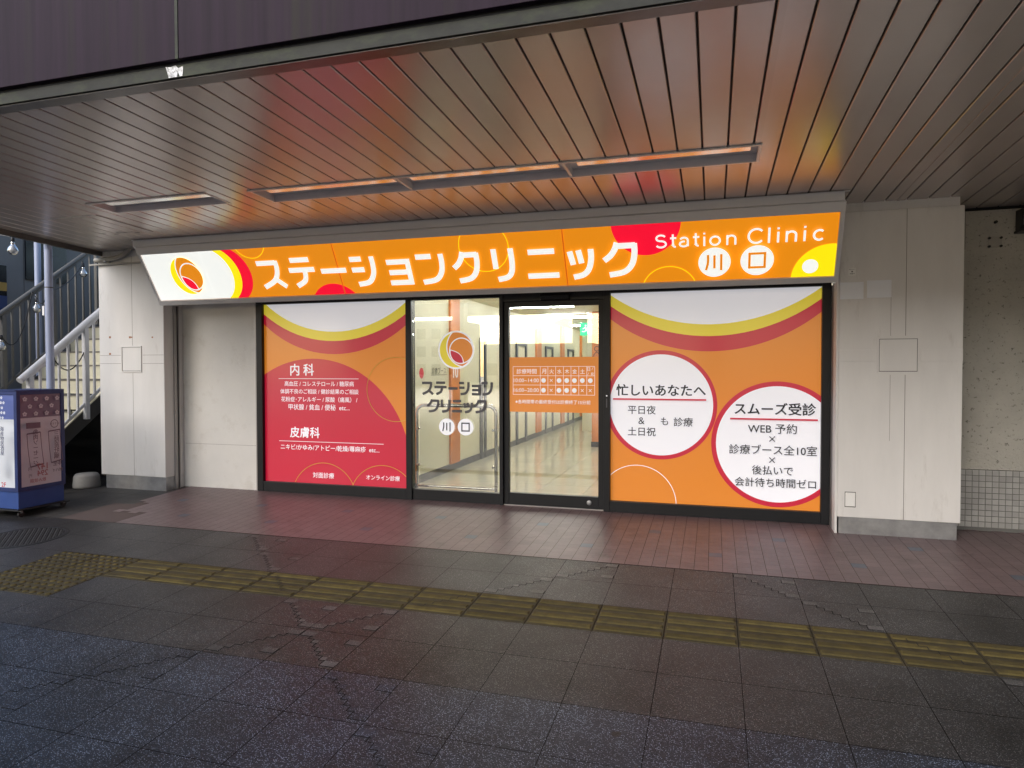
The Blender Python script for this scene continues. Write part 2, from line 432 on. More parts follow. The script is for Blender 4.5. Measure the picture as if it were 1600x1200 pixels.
def kana(pl, mb, g, u0, v0, u1, v1, wd, k, tilt=0.0):
    for st in KANA[g]:
        P = spline(st[1]) if st[0] == 'c' else st
        pl.ribbon(mb, [(u0 + x * (u1 - u0), v0 + y * (v1 - v0)) for x, y in P], wd, k)

def logo(pl, mb, c, r, kw, ky, ko, kr, outline=True, sx=1.0):
    U = lambda P: [(c[0] + x * r * sx, c[1] + y * r) for x, y in P]
    unit = circ_pts((0, 0), .94, 64)
    if outline: pl.poly(mb, U(circ_pts((0, 0), 1.03, 64)), kw)
    pl.poly(mb, U(unit), ky)
    pl.poly(mb, U(clip_convex(circ_pts((.56, .17), 1.12, 90), unit)), kw)
    pl.poly(mb, U(clip_convex(circ_pts((.56, .17), 1.06, 90), unit)), ko)
    pl.poly(mb, U(clip_convex(circ_pts((.30, -.04), .70, 64), unit)), kw)
    pl.poly(mb, U(clip_convex(circ_pts((.30, -.04), .64, 64), circ_pts((0, 0), .97, 64))), ko)
    lens = spline([(-.37, .04), (-.05, -.06), (.20, -.20), (.38, -.42), (.47, -.74)], 5)
    arc = [(.28 + .67 * math.cos(t), -.04 + .72 * math.sin(t)) for t in [R(a) for a in range(285, 176, -8)]]
    pl.poly(mb, U(lens + arc), kw)
    q = Vector((.09, -.38))
    pl.poly(mb, U([tuple(q + (Vector(p) - q) * .84) for p in lens + arc]), kr)

# ================================================================== GROUND
mb = MB()
ys = [-140, -9, -2.0, 0.0, .6]
zz = lambda y: gz(y) - .012
for a, b in zip(ys[:-1], ys[1:]):
    mb.face([(-140, a, zz(a)), (140, a, zz(a)), (140, b, zz(b)), (-140, b, zz(b))], 'joint' if a > -9.5 else 'slab_sky_blue')
setting(mb.build('ground'))

X0, PX, Y0, PY = .161, .4593, -1.78, .4575
def xj(i): return X0 + PX * i
def yj(j): return Y0 - PY * j
g = .0021
mbi, mbo = MB(), MB()
for j in range(0, 17):
    ya, yb = yj(j + 1) + g, yj(j) - g
    for i in range(-26, 13):
        xa, xb = xj(i) + g, xj(i + 1) - g
        if j == 2 and i >= -13: continue
        if j in (2, 3) and -13 <= i < -11: continue
        tgt, k = (mbi, 'slab') if j < 5 else (mbo, 'slab_sky_blue')
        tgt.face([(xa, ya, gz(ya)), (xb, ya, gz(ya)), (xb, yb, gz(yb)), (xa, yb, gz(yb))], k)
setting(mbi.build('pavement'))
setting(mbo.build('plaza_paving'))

# cut inlays: staircase joints running diagonally over the slabs
mb = MB()
def quad_g(x0, y0, x1, y1, k, h=.0012):
    mb.face([(x0, y0, gz(y0) + h), (x1, y0, gz(y0) + h), (x1, y1, gz(y1) + h), (x0, y1, gz(y1) + h)], k)
def zigzag(i, j, up, h=.0012):
    """in slab (i, j): six steps from corner to corner, pale chips at the corners"""
    xa, xb, ya, yb = xj(i) + g, xj(i + 1) - g, yj(j + 1) + g, yj(j) - g
    W, H = xb - xa, yb - ya; t = .0055
    cw, ch = W * .22, H * .13
    fx = (lambda u: xa + u * W) if up else (lambda u: xb - u * W)
    def q(u0, v0, u1, v1, k, hh):
        a, b = sorted((fx(u0), fx(u1))); quad_g(a, ya + v0 * H, b, ya + v1 * H, k, hh)
    chip = (('inlay' if j < 5 else 'inlay_sky') if h < .004 else None)
    if chip:
        for (u0, v0) in ((0.0, .06), (.78, .80), (.78, .20) if (i + j) % 2 else (0.0, .70)):
            q(u0, v0, u0 + .22, v0 + .14, chip, h)
            q(u0, v0 - .012, u0 + .22, v0, 'joint', h + .0004)
            q(u0 + .21, v0, u0 + .222, v0 + .14, 'joint', h + .0008)
    n = 6
    for s_ in range(n):
        u = .20 + s_ * .60 / n; v = .18 + s_ * .64 / n
        q(u, v, u + .60 / n + .012, v + .013, 'joint', h + .0012)
        q(u + .60 / n, v, u + .60 / n + .012, v + .64 / n, 'joint', h + .0016)
        if chip and s_ % 2 == 0:
            q(u + .012, v + .013, u + .60 / n, v + .62 / n, chip, h)
for k_ in range(0, 8): 
    if k_ != 2: zigzag(-4 + 1 - k_, k_, True)
for k_ in range(0, 7):
    if k_ != 2: zigzag(k_, k_, False)
for k_ in range(0, 8):
    if k_ != 2: zigzag(-10 + k_, k_, False)
setting(mb.build('paving_inlay'))

# brick paving at the threshold
mb = MB()
mb.face([(-7.0, -1.777, gz(-1.777) + .001), (6.5, -1.777, gz(-1.777) + .001), (6.5, .2, .001), (-7.0, .2, .001)], 'mortar')
bw, bh = .1145, .1105
blue = {(round(x / bw), 0) for x in ()}
def is_blue(x, y):
    for (bx, by) in ((-6.27, -.77), (-5.71, -1.37)):
        for n in range(0, 11):
            if abs(x - (bx + 1.1435 * n)) < bw * .51 and abs(y - by) < bh * .51: return True
    return False
ni = int((6.5 + 6.9) / bw)
for i in range(ni):
    x = -6.9 + i * bw
    o = 0 if i % 2 else bh / 2
    for j in range(18):
        yb = .1 - j * bh - o; ya = yb - bh
        if yb < -1.74: continue
        ya = max(ya, -1.774); yb = min(yb, .1)
        cy, cx = (ya + yb) / 2, x + bw / 2
        lim = -6.22 + (.0 if cy < -1.40 else (-.42 + (cy + 1.35) * .35 if cy < -.9 and cy > -1.36 else (-.05 if cy <= -1.36 else -.55)))
        if cx < lim: continue
        q = .0020; qy = .0009
        mb.face([(x + q, ya + qy, gz(ya) + .003), (x + bw - q, ya + qy, gz(ya) + .003), (x + bw - q, yb - qy, gz(yb) + .003), (x + q, yb - qy, gz(yb) + .003)],
                'brick_blue' if is_blue(cx, cy) else 'brick')
setting(mb.build('brick_paving'))
# worn grey concrete to the left of the bricks
mb = MB()
random.seed(3)
for i in range(-30, -12):
    for (ya, yb) in ((-1.774, -1.2), (-1.2, -.6), (-.6, 0.0), (0, .6), (.6, 1.8), (1.8, 4)):
        xa, xb = xj(i) + .003, xj(i + 1) - .003
        if xa > -6.95: continue
        mb.face([(xa, ya + .003, gz(ya) - .002), (xb, ya + .003, gz(ya) - .002), (xb, yb - .003, gz(yb) - .002), (xa, yb - .003, gz(yb) - .002)], 'grey_pave')
mb.face([(-7.05, -1.774, gz(-1.774) - .003), (-6.0, -1.774, gz(-1.774) - .003), (-6.0, 0, -.003), (-7.05, 0, -.003)], 'grey_pave')
setting(mb.build('concrete_paving'))

# tactile guide paving
mb = MB()
def tb(x0, x1, y0, y1, h0, h1, k, ins):
    lo = [(x0, y0, gz(y0) + h0), (x1, y0, gz(y0) + h0), (x1, y1, gz(y1) + h0), (x0, y1, gz(y1) + h0)]
    hi = [(x0 + ins, y0 + ins, gz(y0) + h1), (x1 - ins, y0 + ins, gz(y0) + h1), (x1 - ins, y1 - ins, gz(y1) + h1), (x0 + ins, y1 - ins, gz(y1) + h1)]
    mb.hexa(lo, hi, k)
ya, yb = yj(3), yj(2)
for i in range(-11, 13):
    tb(xj(i) + .0015, xj(i + 1) - .0015, ya + .0015, yb - .0015, -.008, .001, 'tact_base', .002)
    for b in range(4):
        yc = ya + (b + .5) * PY / 4
        tb(xj(i) + .012, xj(i + 1) - .012, yc - .030, yc + .030, .001, .0085, 'tact', .008)
for i in (-13, -12):
    for j in (2, 3):
        y0, y1 = yj(j + 1), yj(j)
        tb(xj(i) + .004, xj(i + 1) - .004, y0 + .004, y1 - .004, -.008, .001, 'tact_base', .002)
        for a in range(6):
            for b in range(6):
                cx, cy = xj(i) + (a + .5) * PX / 6, y0 + (b + .5) * PY / 6
                mb.lathe([(.024, .001), (.021, .006), (.014, .0085), (0, .0088)], (cx, cy, gz(cy)), 'tact', 8)
setting(mb.build('tactile_paving'))
# the cut joints cross the tactile strip too
mb = MB()
for i, up in ((-5, True), (2, False), (-8, False)): zigzag(i, 2, up, .0092)
setting(mb.build('tactile_joint'))

# manhole
mh = thing('manhole_cover', 'round dark cast iron manhole cover set in the pavement before the blue sign box', 'manhole cover', (-6.66, -2.45, gz(-2.45)))
mb = MB(); c = (-6.66, -2.45)
tl = lambda x, y, h: (x, y, gz(y) + h)
n = 40
for r0, r1, h0, h1 in ((.40, .385, .001, .005), (.385, .365, .005, .005), (.365, .362, .005, .0025), (.362, 0.001, .0025, .0025)):
    for j in range(n):
        a, b = 2 * math.pi * j / n, 2 * math.pi * (j + 1) / n
        mb.face([tl(c[0] + r0 * math.cos(a), c[1] + r0 * math.sin(a), h0), tl(c[0] + r0 * math.cos(b), c[1] + r0 * math.sin(b), h0),
                 tl(c[0] + r1 * math.cos(b), c[1] + r1 * math.sin(b), h1), tl(c[0] + r1 * math.cos(a), c[1] + r1 * math.sin(a), h1)], 'iron')
mb.build('rim_plate', mh)
mb = MB()
for a in range(-11, 12):
    for b in range(-11, 12):
        x, y = c[0] + a * .03, c[1] + b * .03
        if math.hypot(x - c[0], y - c[1]) > .34: continue
        if (a + b) % 2: lo = (.012, .006)
        else: lo = (.006, .012)
        mb.hexa([tl(x - lo[0], y - lo[1], .0022), tl(x + lo[0], y - lo[1], .0022), tl(x + lo[0], y + lo[1], .0022), tl(x - lo[0], y + lo[1], .0022)],
                [tl(x - lo[0] * .7, y - lo[1] * .7, .0062), tl(x + lo[0] * .7, y - lo[1] * .7, .0062), tl(x + lo[0] * .7, y + lo[1] * .7, .0062), tl(x - lo[0] * .7, y + lo[1] * .7, .0062)], 'iron')
mb.build('tread_pattern', mh)

# ================================================================== CANOPY
CXL, CXR, CYF = -7.9, 6.0, -4.19
can = thing('canopy', 'ribbed beige metal soffit with a purple fascia, sheltering the clinic shopfront', 'canopy', (0, -4.2, 3.3))
holes = [(-5.985, -4.575, -2.25, -1.905), (-4.115, .325, -2.205, -1.825)]
mb = MB(); pitch = .1815; x = 1.003 + pitch * 27
strips = []
while x > CXL:
    xa, xb = max(x - pitch, CXL), x
    segs = [(xa, xb, CYF, .22)]
    for (hx0, hx1, hy0, hy1) in holes:
        new = []
        for (a, b, c_, d) in segs:
            if b <= hx0 or a >= hx1 or d <= hy0 or c_ >= hy1: new.append((a, b, c_, d)); continue
            if a < hx0: new.append((a, hx0, c_, d))
            if b > hx1: new.append((hx1, b, c_, d))
            a2, b2 = max(a, hx0), min(b, hx1)
            if c_ < hy0: new.append((a2, b2, c_, hy0))
            if d > hy1: new.append((a2, b2, hy1, d))
        segs = new
    for (a, b, c_, d) in segs:
        la = .006 if abs(a - xa) < 1e-6 else 0; lb = .006 if abs(b - xb) < 1e-6 else 0
        a += la; b -= lb
        f = .004
        pts = [(a, c_), (b, c_), (b, d), (a, d)]
        fa, fb = (f if la else 0), (f if lb else 0)
        lo = [(a + fa, c_, cz(c_)), (b - fb, c_, cz(c_)), (b - fb, d, cz(d)), (a + fa, d, cz(d))]
        hi = [(a, c_, cz(c_) + .004), (b, c_, cz(c_) + .004), (b, d, cz(d) + .004), (a, d, cz(d) + .004)]
        up = [(p[0], p[1], p[2] + .012) for p in hi]
        mb.hexa(lo, hi, 'soffit'); mb.hexa(hi, up, 'soffit')
    x -= pitch
mb.build('soffit_strips', can)
mb = MB()   # backing above the strips, with the same openings
def slab_piece(a, b, c_, d):
    mb.hexa([(a, c_, cz(c_) + .0165), (b, c_, cz(c_) + .0165), (b, d, cz(d) + .0165), (a, d, cz(d) + .0165)],
            [(a, c_, cz(c_) + .03), (b, c_, cz(c_) + .03), (b, d, cz(d) + .03), (a, d, cz(d) + .03)], 'groove')
for (a, b, c_, d) in ((CXL, CXR, CYF, -2.25), (CXL, CXR, -1.825, .22), (CXL, -5.985, -2.25, -1.825), (-5.985, -4.575, -1.905, -1.825),
                      (-4.575, -4.115, -2.25, -1.825), (-4.115, .325, -2.25, -2.205), (.325, CXR, -2.25, -1.825)):
    slab_piece(a, b, c_, d)
mb.box(CXL, CXR, -4.2, 15, 3.50, 3.75, 'groove')
mb.build('roof_slab', can)
mb = MB()
a_, b_ = -4.284, .22
mb.hexa([(CXL - .045, a_, cz(a_) - .062), (CXL, a_, cz(a_) - .062), (CXL, b_, cz(b_) - .062), (CXL - .045, b_, cz(b_) - .062)],
        [(CXL - .045, a_, 3.60), (CXL, a_, 3.60), (CXL, b_, 3.60), (CXL - .045, b_, 3.60)], 'beam_dark')
mb.build('edge_trim', can)
mb = MB()
mb.box(CXL - .045, CXR, -4.300, -4.285, 3.275, 3.345, 'beam')
mb.build('edge_beam', can, .002)
mb = MB()
mb.box(CXL - .045, CXR, -4.285, -4.192, 3.268, 3.276, 'beam_dark')
mb.box(CXL - .045, CXR, -4.199, -4.192, 3.276, 3.36, 'beam_dark')
mb.build('soffit_flange', can)
seams = [-7.9, -2.935, 2.03, 6.0]
for a, b in zip(seams[:-1], seams[1:]):
    mb = MB(); mb.box(a + .012, b - .012, -4.335, -4.25, 3.362, 6.2, 'purple'); mb.build('fascia_panel', can, .003)
mb = MB(); mb.box(CXL, CXR, -4.30, -4.2, 3.345, 6.2, 'gap'); mb.build('fascia_backing', can)
for a in seams[1:-1]:
    mb = MB(); mb.box(a - .010, a + .010, -4.338, -4.31, 3.362, 6.2, 'beam'); mb.build('fascia_joint', can)
mb = MB()
random.seed(11)
P = [(-3.045, 3.343), (-3.03, 3.30), (-3.025, 3.278), (-2.965, 3.278), (-2.96, 3.31), (-2.945, 3.278), (-2.925, 3.279), (-2.922, 3.335), (-2.955, 3.326), (-2.975, 3.343), (-3.01, 3.338)]
mb.face([(a, -4.3025, b) for a, b in P], 'flash')
mb.build('peeling_flashing', can)
mb = MB()
yh = -1.885
mb.box(-6.92, -6.285, yh - .004, yh + .004, cz(yh) - .0035, cz(yh) + .002, 'fix_rim')
mb.hexa([(-6.287, yh, cz(yh) - .003), (-6.280, yh, cz(yh) - .003), (-6.280, -1.12, cz(-1.12) - .003), (-6.287, -1.12, cz(-1.12) - .003)],
        [(-6.287, yh, cz(yh) + .002), (-6.280, yh, cz(yh) + .002), (-6.280, -1.12, cz(-1.12) + .002), (-6.287, -1.12, cz(-1.12) + .002)], 'groove')
mb.build('access_hatch', can)
for (x_, y_) in ((-6.93, -1.2), (-6.78, -1.14), (-6.70, -1.19), (-6.58, -1.19), (-6.46, -1.13)):
    mb = MB()
    for q in range(5):
        dx, dy = random.uniform(-.05, .05), random.uniform(-.015, .015)
        s_ = random.uniform(.006, .022)
        mb.face([(x_ + dx - s_ * 1.6, y_ + dy - s_ * .4, cz(y_) - .0012 - q * .0003), (x_ + dx + s_, y_ + dy - s_ * .6, cz(y_) - .0012 - q * .0003), (x_ + dx + s_ * 1.5, y_ + dy + s_ * .5, cz(y_) - .0012 - q * .0003), (x_ + dx - s_, y_ + dy + s_ * .4, cz(y_) - .0012 - q * .0003)], 'groove')
    mb.build('paint_chip', can)
mb = MB()   # joint cover between two soffit bays on the right
xs_ = 1.003 + pitch * 3.62
mb.hexa([(xs_ - .012, CYF, cz(CYF) - .004), (xs_ + .012, CYF, cz(CYF) - .004), (xs_ + .012, -.3, cz(-.3) - .004), (xs_ - .012, -.3, cz(-.3) - .004)],
        [(xs_ - .012, CYF, cz(CYF) + .001), (xs_ + .012, CYF, cz(CYF) + .001), (xs_ + .012, -.3, cz(-.3) + .001), (xs_ - .012, -.3, cz(-.3) + .001)], 'soffit')
mb.build('joint_cover', can)

# recessed fluorescent troughs
def trough(label, hx0, hx1, hy0, hy1, divs):
    t = thing('recessed_light', label, 'ceiling light', ((hx0 + hx1) / 2, (hy0 + hy1) / 2, cz((hy0 + hy1) / 2)))
    mb = MB(); d = .060; e = .012; r = .022; dz = .004
    def piece(x0, x1, y0, y1, za, zb, k):
        mb.hexa([(x0, y0, cz(y0) + za), (x1, y0, cz(y0) + za), (x1, y1, cz(y1) + za), (x0, y1, cz(y1) + za)],
                [(x0, y0, cz(y0) + zb), (x1, y0, cz(y0) + zb), (x1, y1, cz(y1) + zb), (x0, y1, cz(y1) + zb)], k)
    piece(hx0 - .012, hx1 + .012, hy0 - .012, hy0 + r * .5, -dz - .006, -.0005, 'fix_rim')
    piece(hx0 - .012, hx1 + .012, hy1 - r * .3, hy1 + .012, -dz, -.0005, 'fix_rim')
    piece(hx0 - .012, hx0 + r * .5, hy0 + r * .5, hy1 - r * .3, -dz, -.0005, 'fix_rim')
    piece(hx1 - r * .5, hx1 + .012, hy0 + r * .5, hy1 - r * .3, -dz, -.0005, 'fix_rim')
    mb.build('rim', t)
    mb = MB()
    piece(hx0 + .001, hx1 - .001, hy0 + .001, hy1 - .001, d, d + .01, 'fix_in')
    piece(hx0 + .001, hx1 - .001, hy0 + .001, hy0 + .008, .0, d, 'fix_in')
    piece(hx0 + .001, hx1 - .001, hy1 - .008, hy1 - .001, .0, d, 'fix_in')
    piece(hx0 + .001, hx0 + .008, hy0 + .008, hy1 - .008, .0, d, 'fix_in')
    piece(hx1 - .008, hx1 - .001, hy0 + .008, hy1 - .008, .0, d, 'fix_in')
    mb.build('reflector', t)
    xs = [hx0] + divs + [hx1]
    for a, b in zip(xs[:-1], xs[1:]):
        mb = MB(); piece(a + .09, b - .06, hy0 + .10, hy0 + .20, d - .034, d - .001, 'fix_lens'); mb.build('lamp_cover', t, .004)
    for a in divs:
        mb = MB(); piece(a - .012, a + .012, hy0 + .009, hy1 - .009, .001, d - .0005, 'fix_rim'); mb.build('divider', t)
    return t
trough('long unlit recessed ceiling trough of three sections above the clinic sign', *holes[1], [-2.645, -1.165])
trough('short unlit recessed ceiling trough near the stairs, one section long', *holes[0], [])

# ================================================================== SHOPFRONT
FM = lambda y0: (lambda u, v, o: (u, y0 - o, v))
def glyph_disc(pl, mb, ch, c, r, kd, kt):
    pl.disc(mb, c, r, kd, n=48)
    if ch == 'kawa':
        pl.ribbon(mb, spline([(c[0] - r * .40, c[1] + r * .52), (c[0] - r * .40, c[1] + r * .0), (c[0] - r * .52, c[1] - r * .52)], 5), r * .15, kt)
        pl.ribbon(mb, [(c[0], c[1] + r * .48), (c[0], c[1] - r * .42)], r * .15, kt)
        pl.ribbon(mb, [(c[0] + r * .42, c[1] + r * .54), (c[0] + r * .42, c[1] - r * .56)], r * .15, kt)
    else:
        a = r * .46
        for (p, q) in (((-a, a), (a, a)), ((a, a * 1.0), (a, -a)), ((a, -a), (-a, -a)), ((-a, -a), (-a, a))):
            dx, dy = (q[0] - p[0]), (q[1] - p[1]); l = math.hypot(dx, dy); e = r * .075
            pl.ribbon(mb, [(c[0] + p[0] - dx / l * e, c[1] + p[1] - dy / l * e), (c[0] + q[0] + dx / l * e, c[1] + q[1] + dy / l * e)], r * .15, kt)

FZ0, FZ1 = 0.0, 2.50
# ---- red poster window
wn = thing('shop_window', 'window filled by a red and orange film listing medical departments in white writing', 'window', (-4.6, 0, 0))
x0, x1, z0, z1 = -5.612, -3.572, .130, 2.425
mb = MB()
mb.box(-5.702, x0, -.055, .06, 0, FZ1, 'frame'); mb.box(x1, -3.497, -.055, .06, 0, FZ1, 'frame')
mb.box(x0, x1, -.052, .06, 0, z0, 'frame'); mb.box(x0, x1, -.052, .06, z1, FZ1, 'frame')
mb.build('frame', wn, .004)
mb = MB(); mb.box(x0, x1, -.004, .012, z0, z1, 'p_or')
rect = (x0, z0, x1, z1); pl = Plane2D(FM(-.004))
pl.disc(mb, (-4.895, .357), 1.366, 'p_rd', rect)
pl.disc(mb, (-4.570, 3.342), 1.565, 'p_rd', rect)
pl.disc(mb, (-4.572, 3.619), 1.676, 'p_ye', rect)
pl.disc(mb, (-4.568, 3.631), 1.571, 'p_wh', rect)
pl.ring(mb, (-3.727, 1.338), .394, .008, 'p_ln', rect)
pl.ring(mb, (-4.741, -.073), .468, .008, 'p_ln', rect)
pl.ring(mb, (-3.910, -.067), .463, .008, 'p_ln', rect)
pf = mb.build('poster', wn)
mb = MB()
for s_, a, b, c_, bo in (('内 科', -5.218, -4.875, 1.582, .014), ('高血圧 / コレステロール / 糖尿病', -5.306, -4.302, 1.403, .006), ('体調不良のご相談 / 健診結果のご相談', -5.368, -4.234, 1.304, .006),
                     ('花粉症･アレルギー / 尿酸（痛風） /', -5.354, -4.25, 1.203, .006), ('甲状腺 / 貧血 / 便秘  etc...', -5.244, -4.359, 1.104, .006),
                     ('皮膚科', -5.221, -4.79, .78, .014), ('ニキビ/かゆみ/アトピー/乾燥/蕁麻疹  etc...', -5.363, -3.947, .588, .006),
                     ('対面診療', -4.888, -4.582, .24, .004), ('オンライン診療', -4.127, -3.669, .246, .004)):
    pl.text(mb, s_, a, b, c_, 'p_wh', bo * 1.7)
pl.rect(mb, -5.38, 1.464, -4.223, 1.470, 'p_wh'); pl.rect(mb, -5.381, .660, -3.884, .666, 'p_wh')
mb.build('lettering', pf)

# ---- fixed glass light with the logo
gp = thing('shop_window', 'narrow clear glass window with a round logo decal and grey lettering, left of the sliding door', 'window', (-2.94, 0, 0))
x0, x1, z0, z1 = -3.495, -2.380, .130, 2.42
mb = MB()
mb.box(-3.497, x1, -.03, .06, 0, z0, 'frame'); mb.box(-3.497, x1, -.03, .06, z1, FZ1, 'frame')
mb.box(x1, -2.335, -.058, .06, 0, FZ1, 'frame')
mb.build('frame', gp, .004)
mb = MB(); mb.box(x0, x1, .000, .008, z0, z1, 'glass'); pn = mb.build('pane', gp)
pl = Plane2D(FM(-.002))
mb = MB(); logo(pl, mb, (-2.936, 1.816), .222, 'p_wh', 'p_ye', 'p_or', 'p_rd'); mb.build('logo', pn)
mb = MB()
row = [('su', 0, .17), ('te', .185, .36), ('bar', .385, .515), ('shi', .535, .68), ('yo', .715, .83), ('n', .85, 1)]
for g_, a, b in row: kana(pl, mb, g_, -3.381 + .902 * a, 1.282 if g_ != 'yo' else 1.285, -3.381 + .902 * b, 1.432 if g_ != 'yo' else 1.395, .030, 'p_gy')
row = [('ku', 0, .205), ('ri', .235, .40), ('ni', .43, .60), ('tsu', .63, .775), ('ku', .80, 1)]
for g_, a, b in row: kana(pl, mb, g_, -3.308 + .752 * a, 1.072, -3.308 + .752 * b, 1.222 if g_ != 'tsu' else 1.19, .030, 'p_gy')
glyph_disc(pl, mb, 'kawa', (-3.051, .897), .100, 'p_wh', 'p_bk'); glyph_disc(pl, mb, 'kuchi', (-2.811, .899), .100, 'p_wh', 'p_bk')
mb.build('lettering', pn)

# ---- sliding door
dr = thing('sliding_door', 'automatic glass sliding door with an orange panel of opening hours', 'door', (-1.75, 0, 0))
x0, x1, z0, z1 = -2.275, -1.228, .147, 2.304
mb = MB()
mb.box(-2.335, x0, -.02, .05, .012, z1 + .06, 'frame'); mb.box(x1, -1.165, -.02, .05, .012, z1 + .06, 'frame')
mb.box(x0, x1, -.02, .05, .012, z0, 'frame'); mb.box(x0, x1, -.02, .05, z1, z1 + .06, 'frame')
mb.build('door_frame', dr, .004)
mb = MB(); mb.box(-2.333, -1.092, -.05, .06, z1 + .06, FZ1, 'frame'); hd = mb.build('header', dr, .004)
mb = MB(); P = [(-.05, 2.385), (-.05, 2.44), (-.115, 2.44), (-.125, 2.41), (-.11, 2.375), (-.08, 2.365)]
mb.prism(P, -1.88, -1.545, 'frame'); mb.build('motion_sensor', hd, .006)
mb = MB(); mb.box(-2.333, -1.165, -.03, .06, 0, .011, 'alum'); mb.build('floor_rail', dr)
mb = MB(); mb.box(x0, x1, .008, .016, z0, z1, 'glass'); pn = mb.build('pane', dr)
mb = MB()
mb.lathe([(.028, 0), (.028, .004), (.02, .008), (0, .009)], (0, 0, 0), 'steel', 20)
mb.v = [(a - 1.331, -.021 - c_, b + .081) for a, b, c_ in mb.v]
mb.build('lock', dr)
pl = Plane2D(FM(.006))
mb = MB(); pl.rect(mb, -2.273, 1.091, -1.227, 1.724, 'p_or'); dc = mb.build('hours_decal', pn)
mb = MB()
tx0, tx1, ty0, ty1 = -2.229, -1.274, 1.292, 1.616
for zv in (ty0, 1.403, 1.510, ty1): pl.rect(mb, tx0, zv - .002, tx1, zv + .002, 'p_wh')
cols = [-1.903, -1.813, -1.722, -1.631, -1.544, -1.454, -1.363]
for xv in [tx0, tx1] + cols: pl.rect(mb, xv - .002, ty0, xv + .002, ty1, 'p_wh')
pl.text(mb, '診療時間', -2.185, -1.946, 1.561, 'p_wh', .004)
cc = [(a + b) / 2 for a, b in zip(cols, cols[1:] + [tx1])]
for ch, xc in zip('月火水木金土', cc): pl.text(mb, ch, xc - .026, xc + .026, 1.561, 'p_wh', .004)
pl.text(mb, '日', -1.355, -1.322, 1.585, 'p_wh'); pl.text(mb, '祝', -1.314, -1.281, 1.532, 'p_wh')
pl.ribbon(mb, [(-1.285, 1.61), (-1.303, 1.575)], .003, 'p_wh'); pl.ribbon(mb, [(-1.335, 1.548), (-1.353, 1.515)], .003, 'p_wh')
pl.text(mb, '10:00~14:00', -2.214, -1.916, 1.457, 'p_wh'); pl.text(mb, '16:00~20:00', -2.214, -1.916, 1.345, 'p_wh')
for zc_, pat in ((1.457, 'o x o o o o o'), (1.345, 'o x o o o x x')):
    for ch, xc in zip(pat.split(), cc):
        if ch == 'o': pl.disc(mb, (xc, zc_), .027, 'p_wh', n=28)
        else:
            e = .016
            pl.ribbon(mb, [(xc - e, zc_ - e), (xc + e, zc_ + e)], .005, 'p_wh'); pl.ribbon(mb, [(xc - e, zc_ + e), (xc + e, zc_ - e)], .005, 'p_wh')
pl.text(mb, '※各時間帯の最終受付は診療終了15分前', -2.19, -1.315, 1.212, 'p_wh', .004)
mb.build('lettering', dc)

# ---- orange poster window
wo = thing('shop_window', 'large window filled by an orange film with two big white circles of writing', 'window', (0, 0, 0))
x0, x1, z0, z1 = -1.092, 1.056, .122, 2.425
mb = MB()
mb.box(-1.163, x0, -.065, .06, 0, FZ1, 'frame'); mb.box(x1, 1.138, -.065, .06, 0, FZ1, 'frame')
mb.box(x0, x1, -.062, .06, 0, z0, 'frame'); mb.box(x0, x1, -.062, .06, z1, FZ1, 'frame')
fr_ = mb.build('frame', wo, .004)
pl = Plane2D(FM(-.066)); mb = MB()
pl.disc(mb, (-1.128, 1.29), .008, 'p_wh', n=16); pl.rect(mb, -1.134, 1.16, -1.122, 1.26, 'p_gy')
mb.build('switch_sticker', fr_)
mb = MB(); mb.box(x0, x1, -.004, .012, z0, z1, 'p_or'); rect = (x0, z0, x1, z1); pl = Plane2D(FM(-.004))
pl.disc(mb, (-.037, 3.486), 1.712, 'p_rd', rect, 128)
pl.disc(mb, (-.032, 3.737), 1.800, 'p_ye', rect, 128)
pl.disc(mb, (-.029, 3.891), 1.828, 'p_wh', rect, 128)
pl.ring(mb, (-.798, .105), .420, .007, 'p_wh', rect)
pl.disc(mb, (-.553, 1.194), .597, 'p_rd', rect); pl.disc(mb, (-.550, 1.194), .552, 'p_wh', rect)
pl.disc(mb, (.641, .799), .657, 'p_rd', rect); pl.disc(mb, (.640, .799), .607, 'p_wh', rect)
pf = mb.build('poster', wo)
mb = MB()
for s_, a, b, c_, bo in (('忙しいあなたへ', -1.028, -.076, 1.355, .012), ('平日夜', -.901, -.6, 1.138, .004), ('&', -.785, -.719, 1.018, 0), ('土日祝', -.9, -.6, .899, .004),
                     ('も', -.544, -.467, 1.017, .004), ('診療', -.407, -.208, 1.014, .004), ('スムーズ受診', .221, 1.008, 1.169, .012), ('WEB 予約', .354, .83, .964, .004),
                     ('診療ブース全10室', .167, 1.022, .742, .004), ('後払いで', .396, .795, .528, .004), ('会計待ち時間ゼロ', .226, 1.015, .4, .004)):
    pl.text(mb, s_, a, b, c_, 'p_bk', bo * 2)
for zc_ in (.857, .637):
    e = .027
    pl.ribbon(mb, [(.592 - e, zc_ - e), (.592 + e, zc_ + e)], .009, 'p_bk'); pl.ribbon(mb, [(.592 - e, zc_ + e), (.592 + e, zc_ - e)], .009, 'p_bk')
mb.build('lettering', pf)
mb = MB()
for a, b, zc_ in ((-1.062, -.069, 1.255), (.174, 1.027, 1.062)): pl.rect(mb, a, zc_ - .009, b, zc_ + .009, 'p_rd')
mb.build('underline', pf)

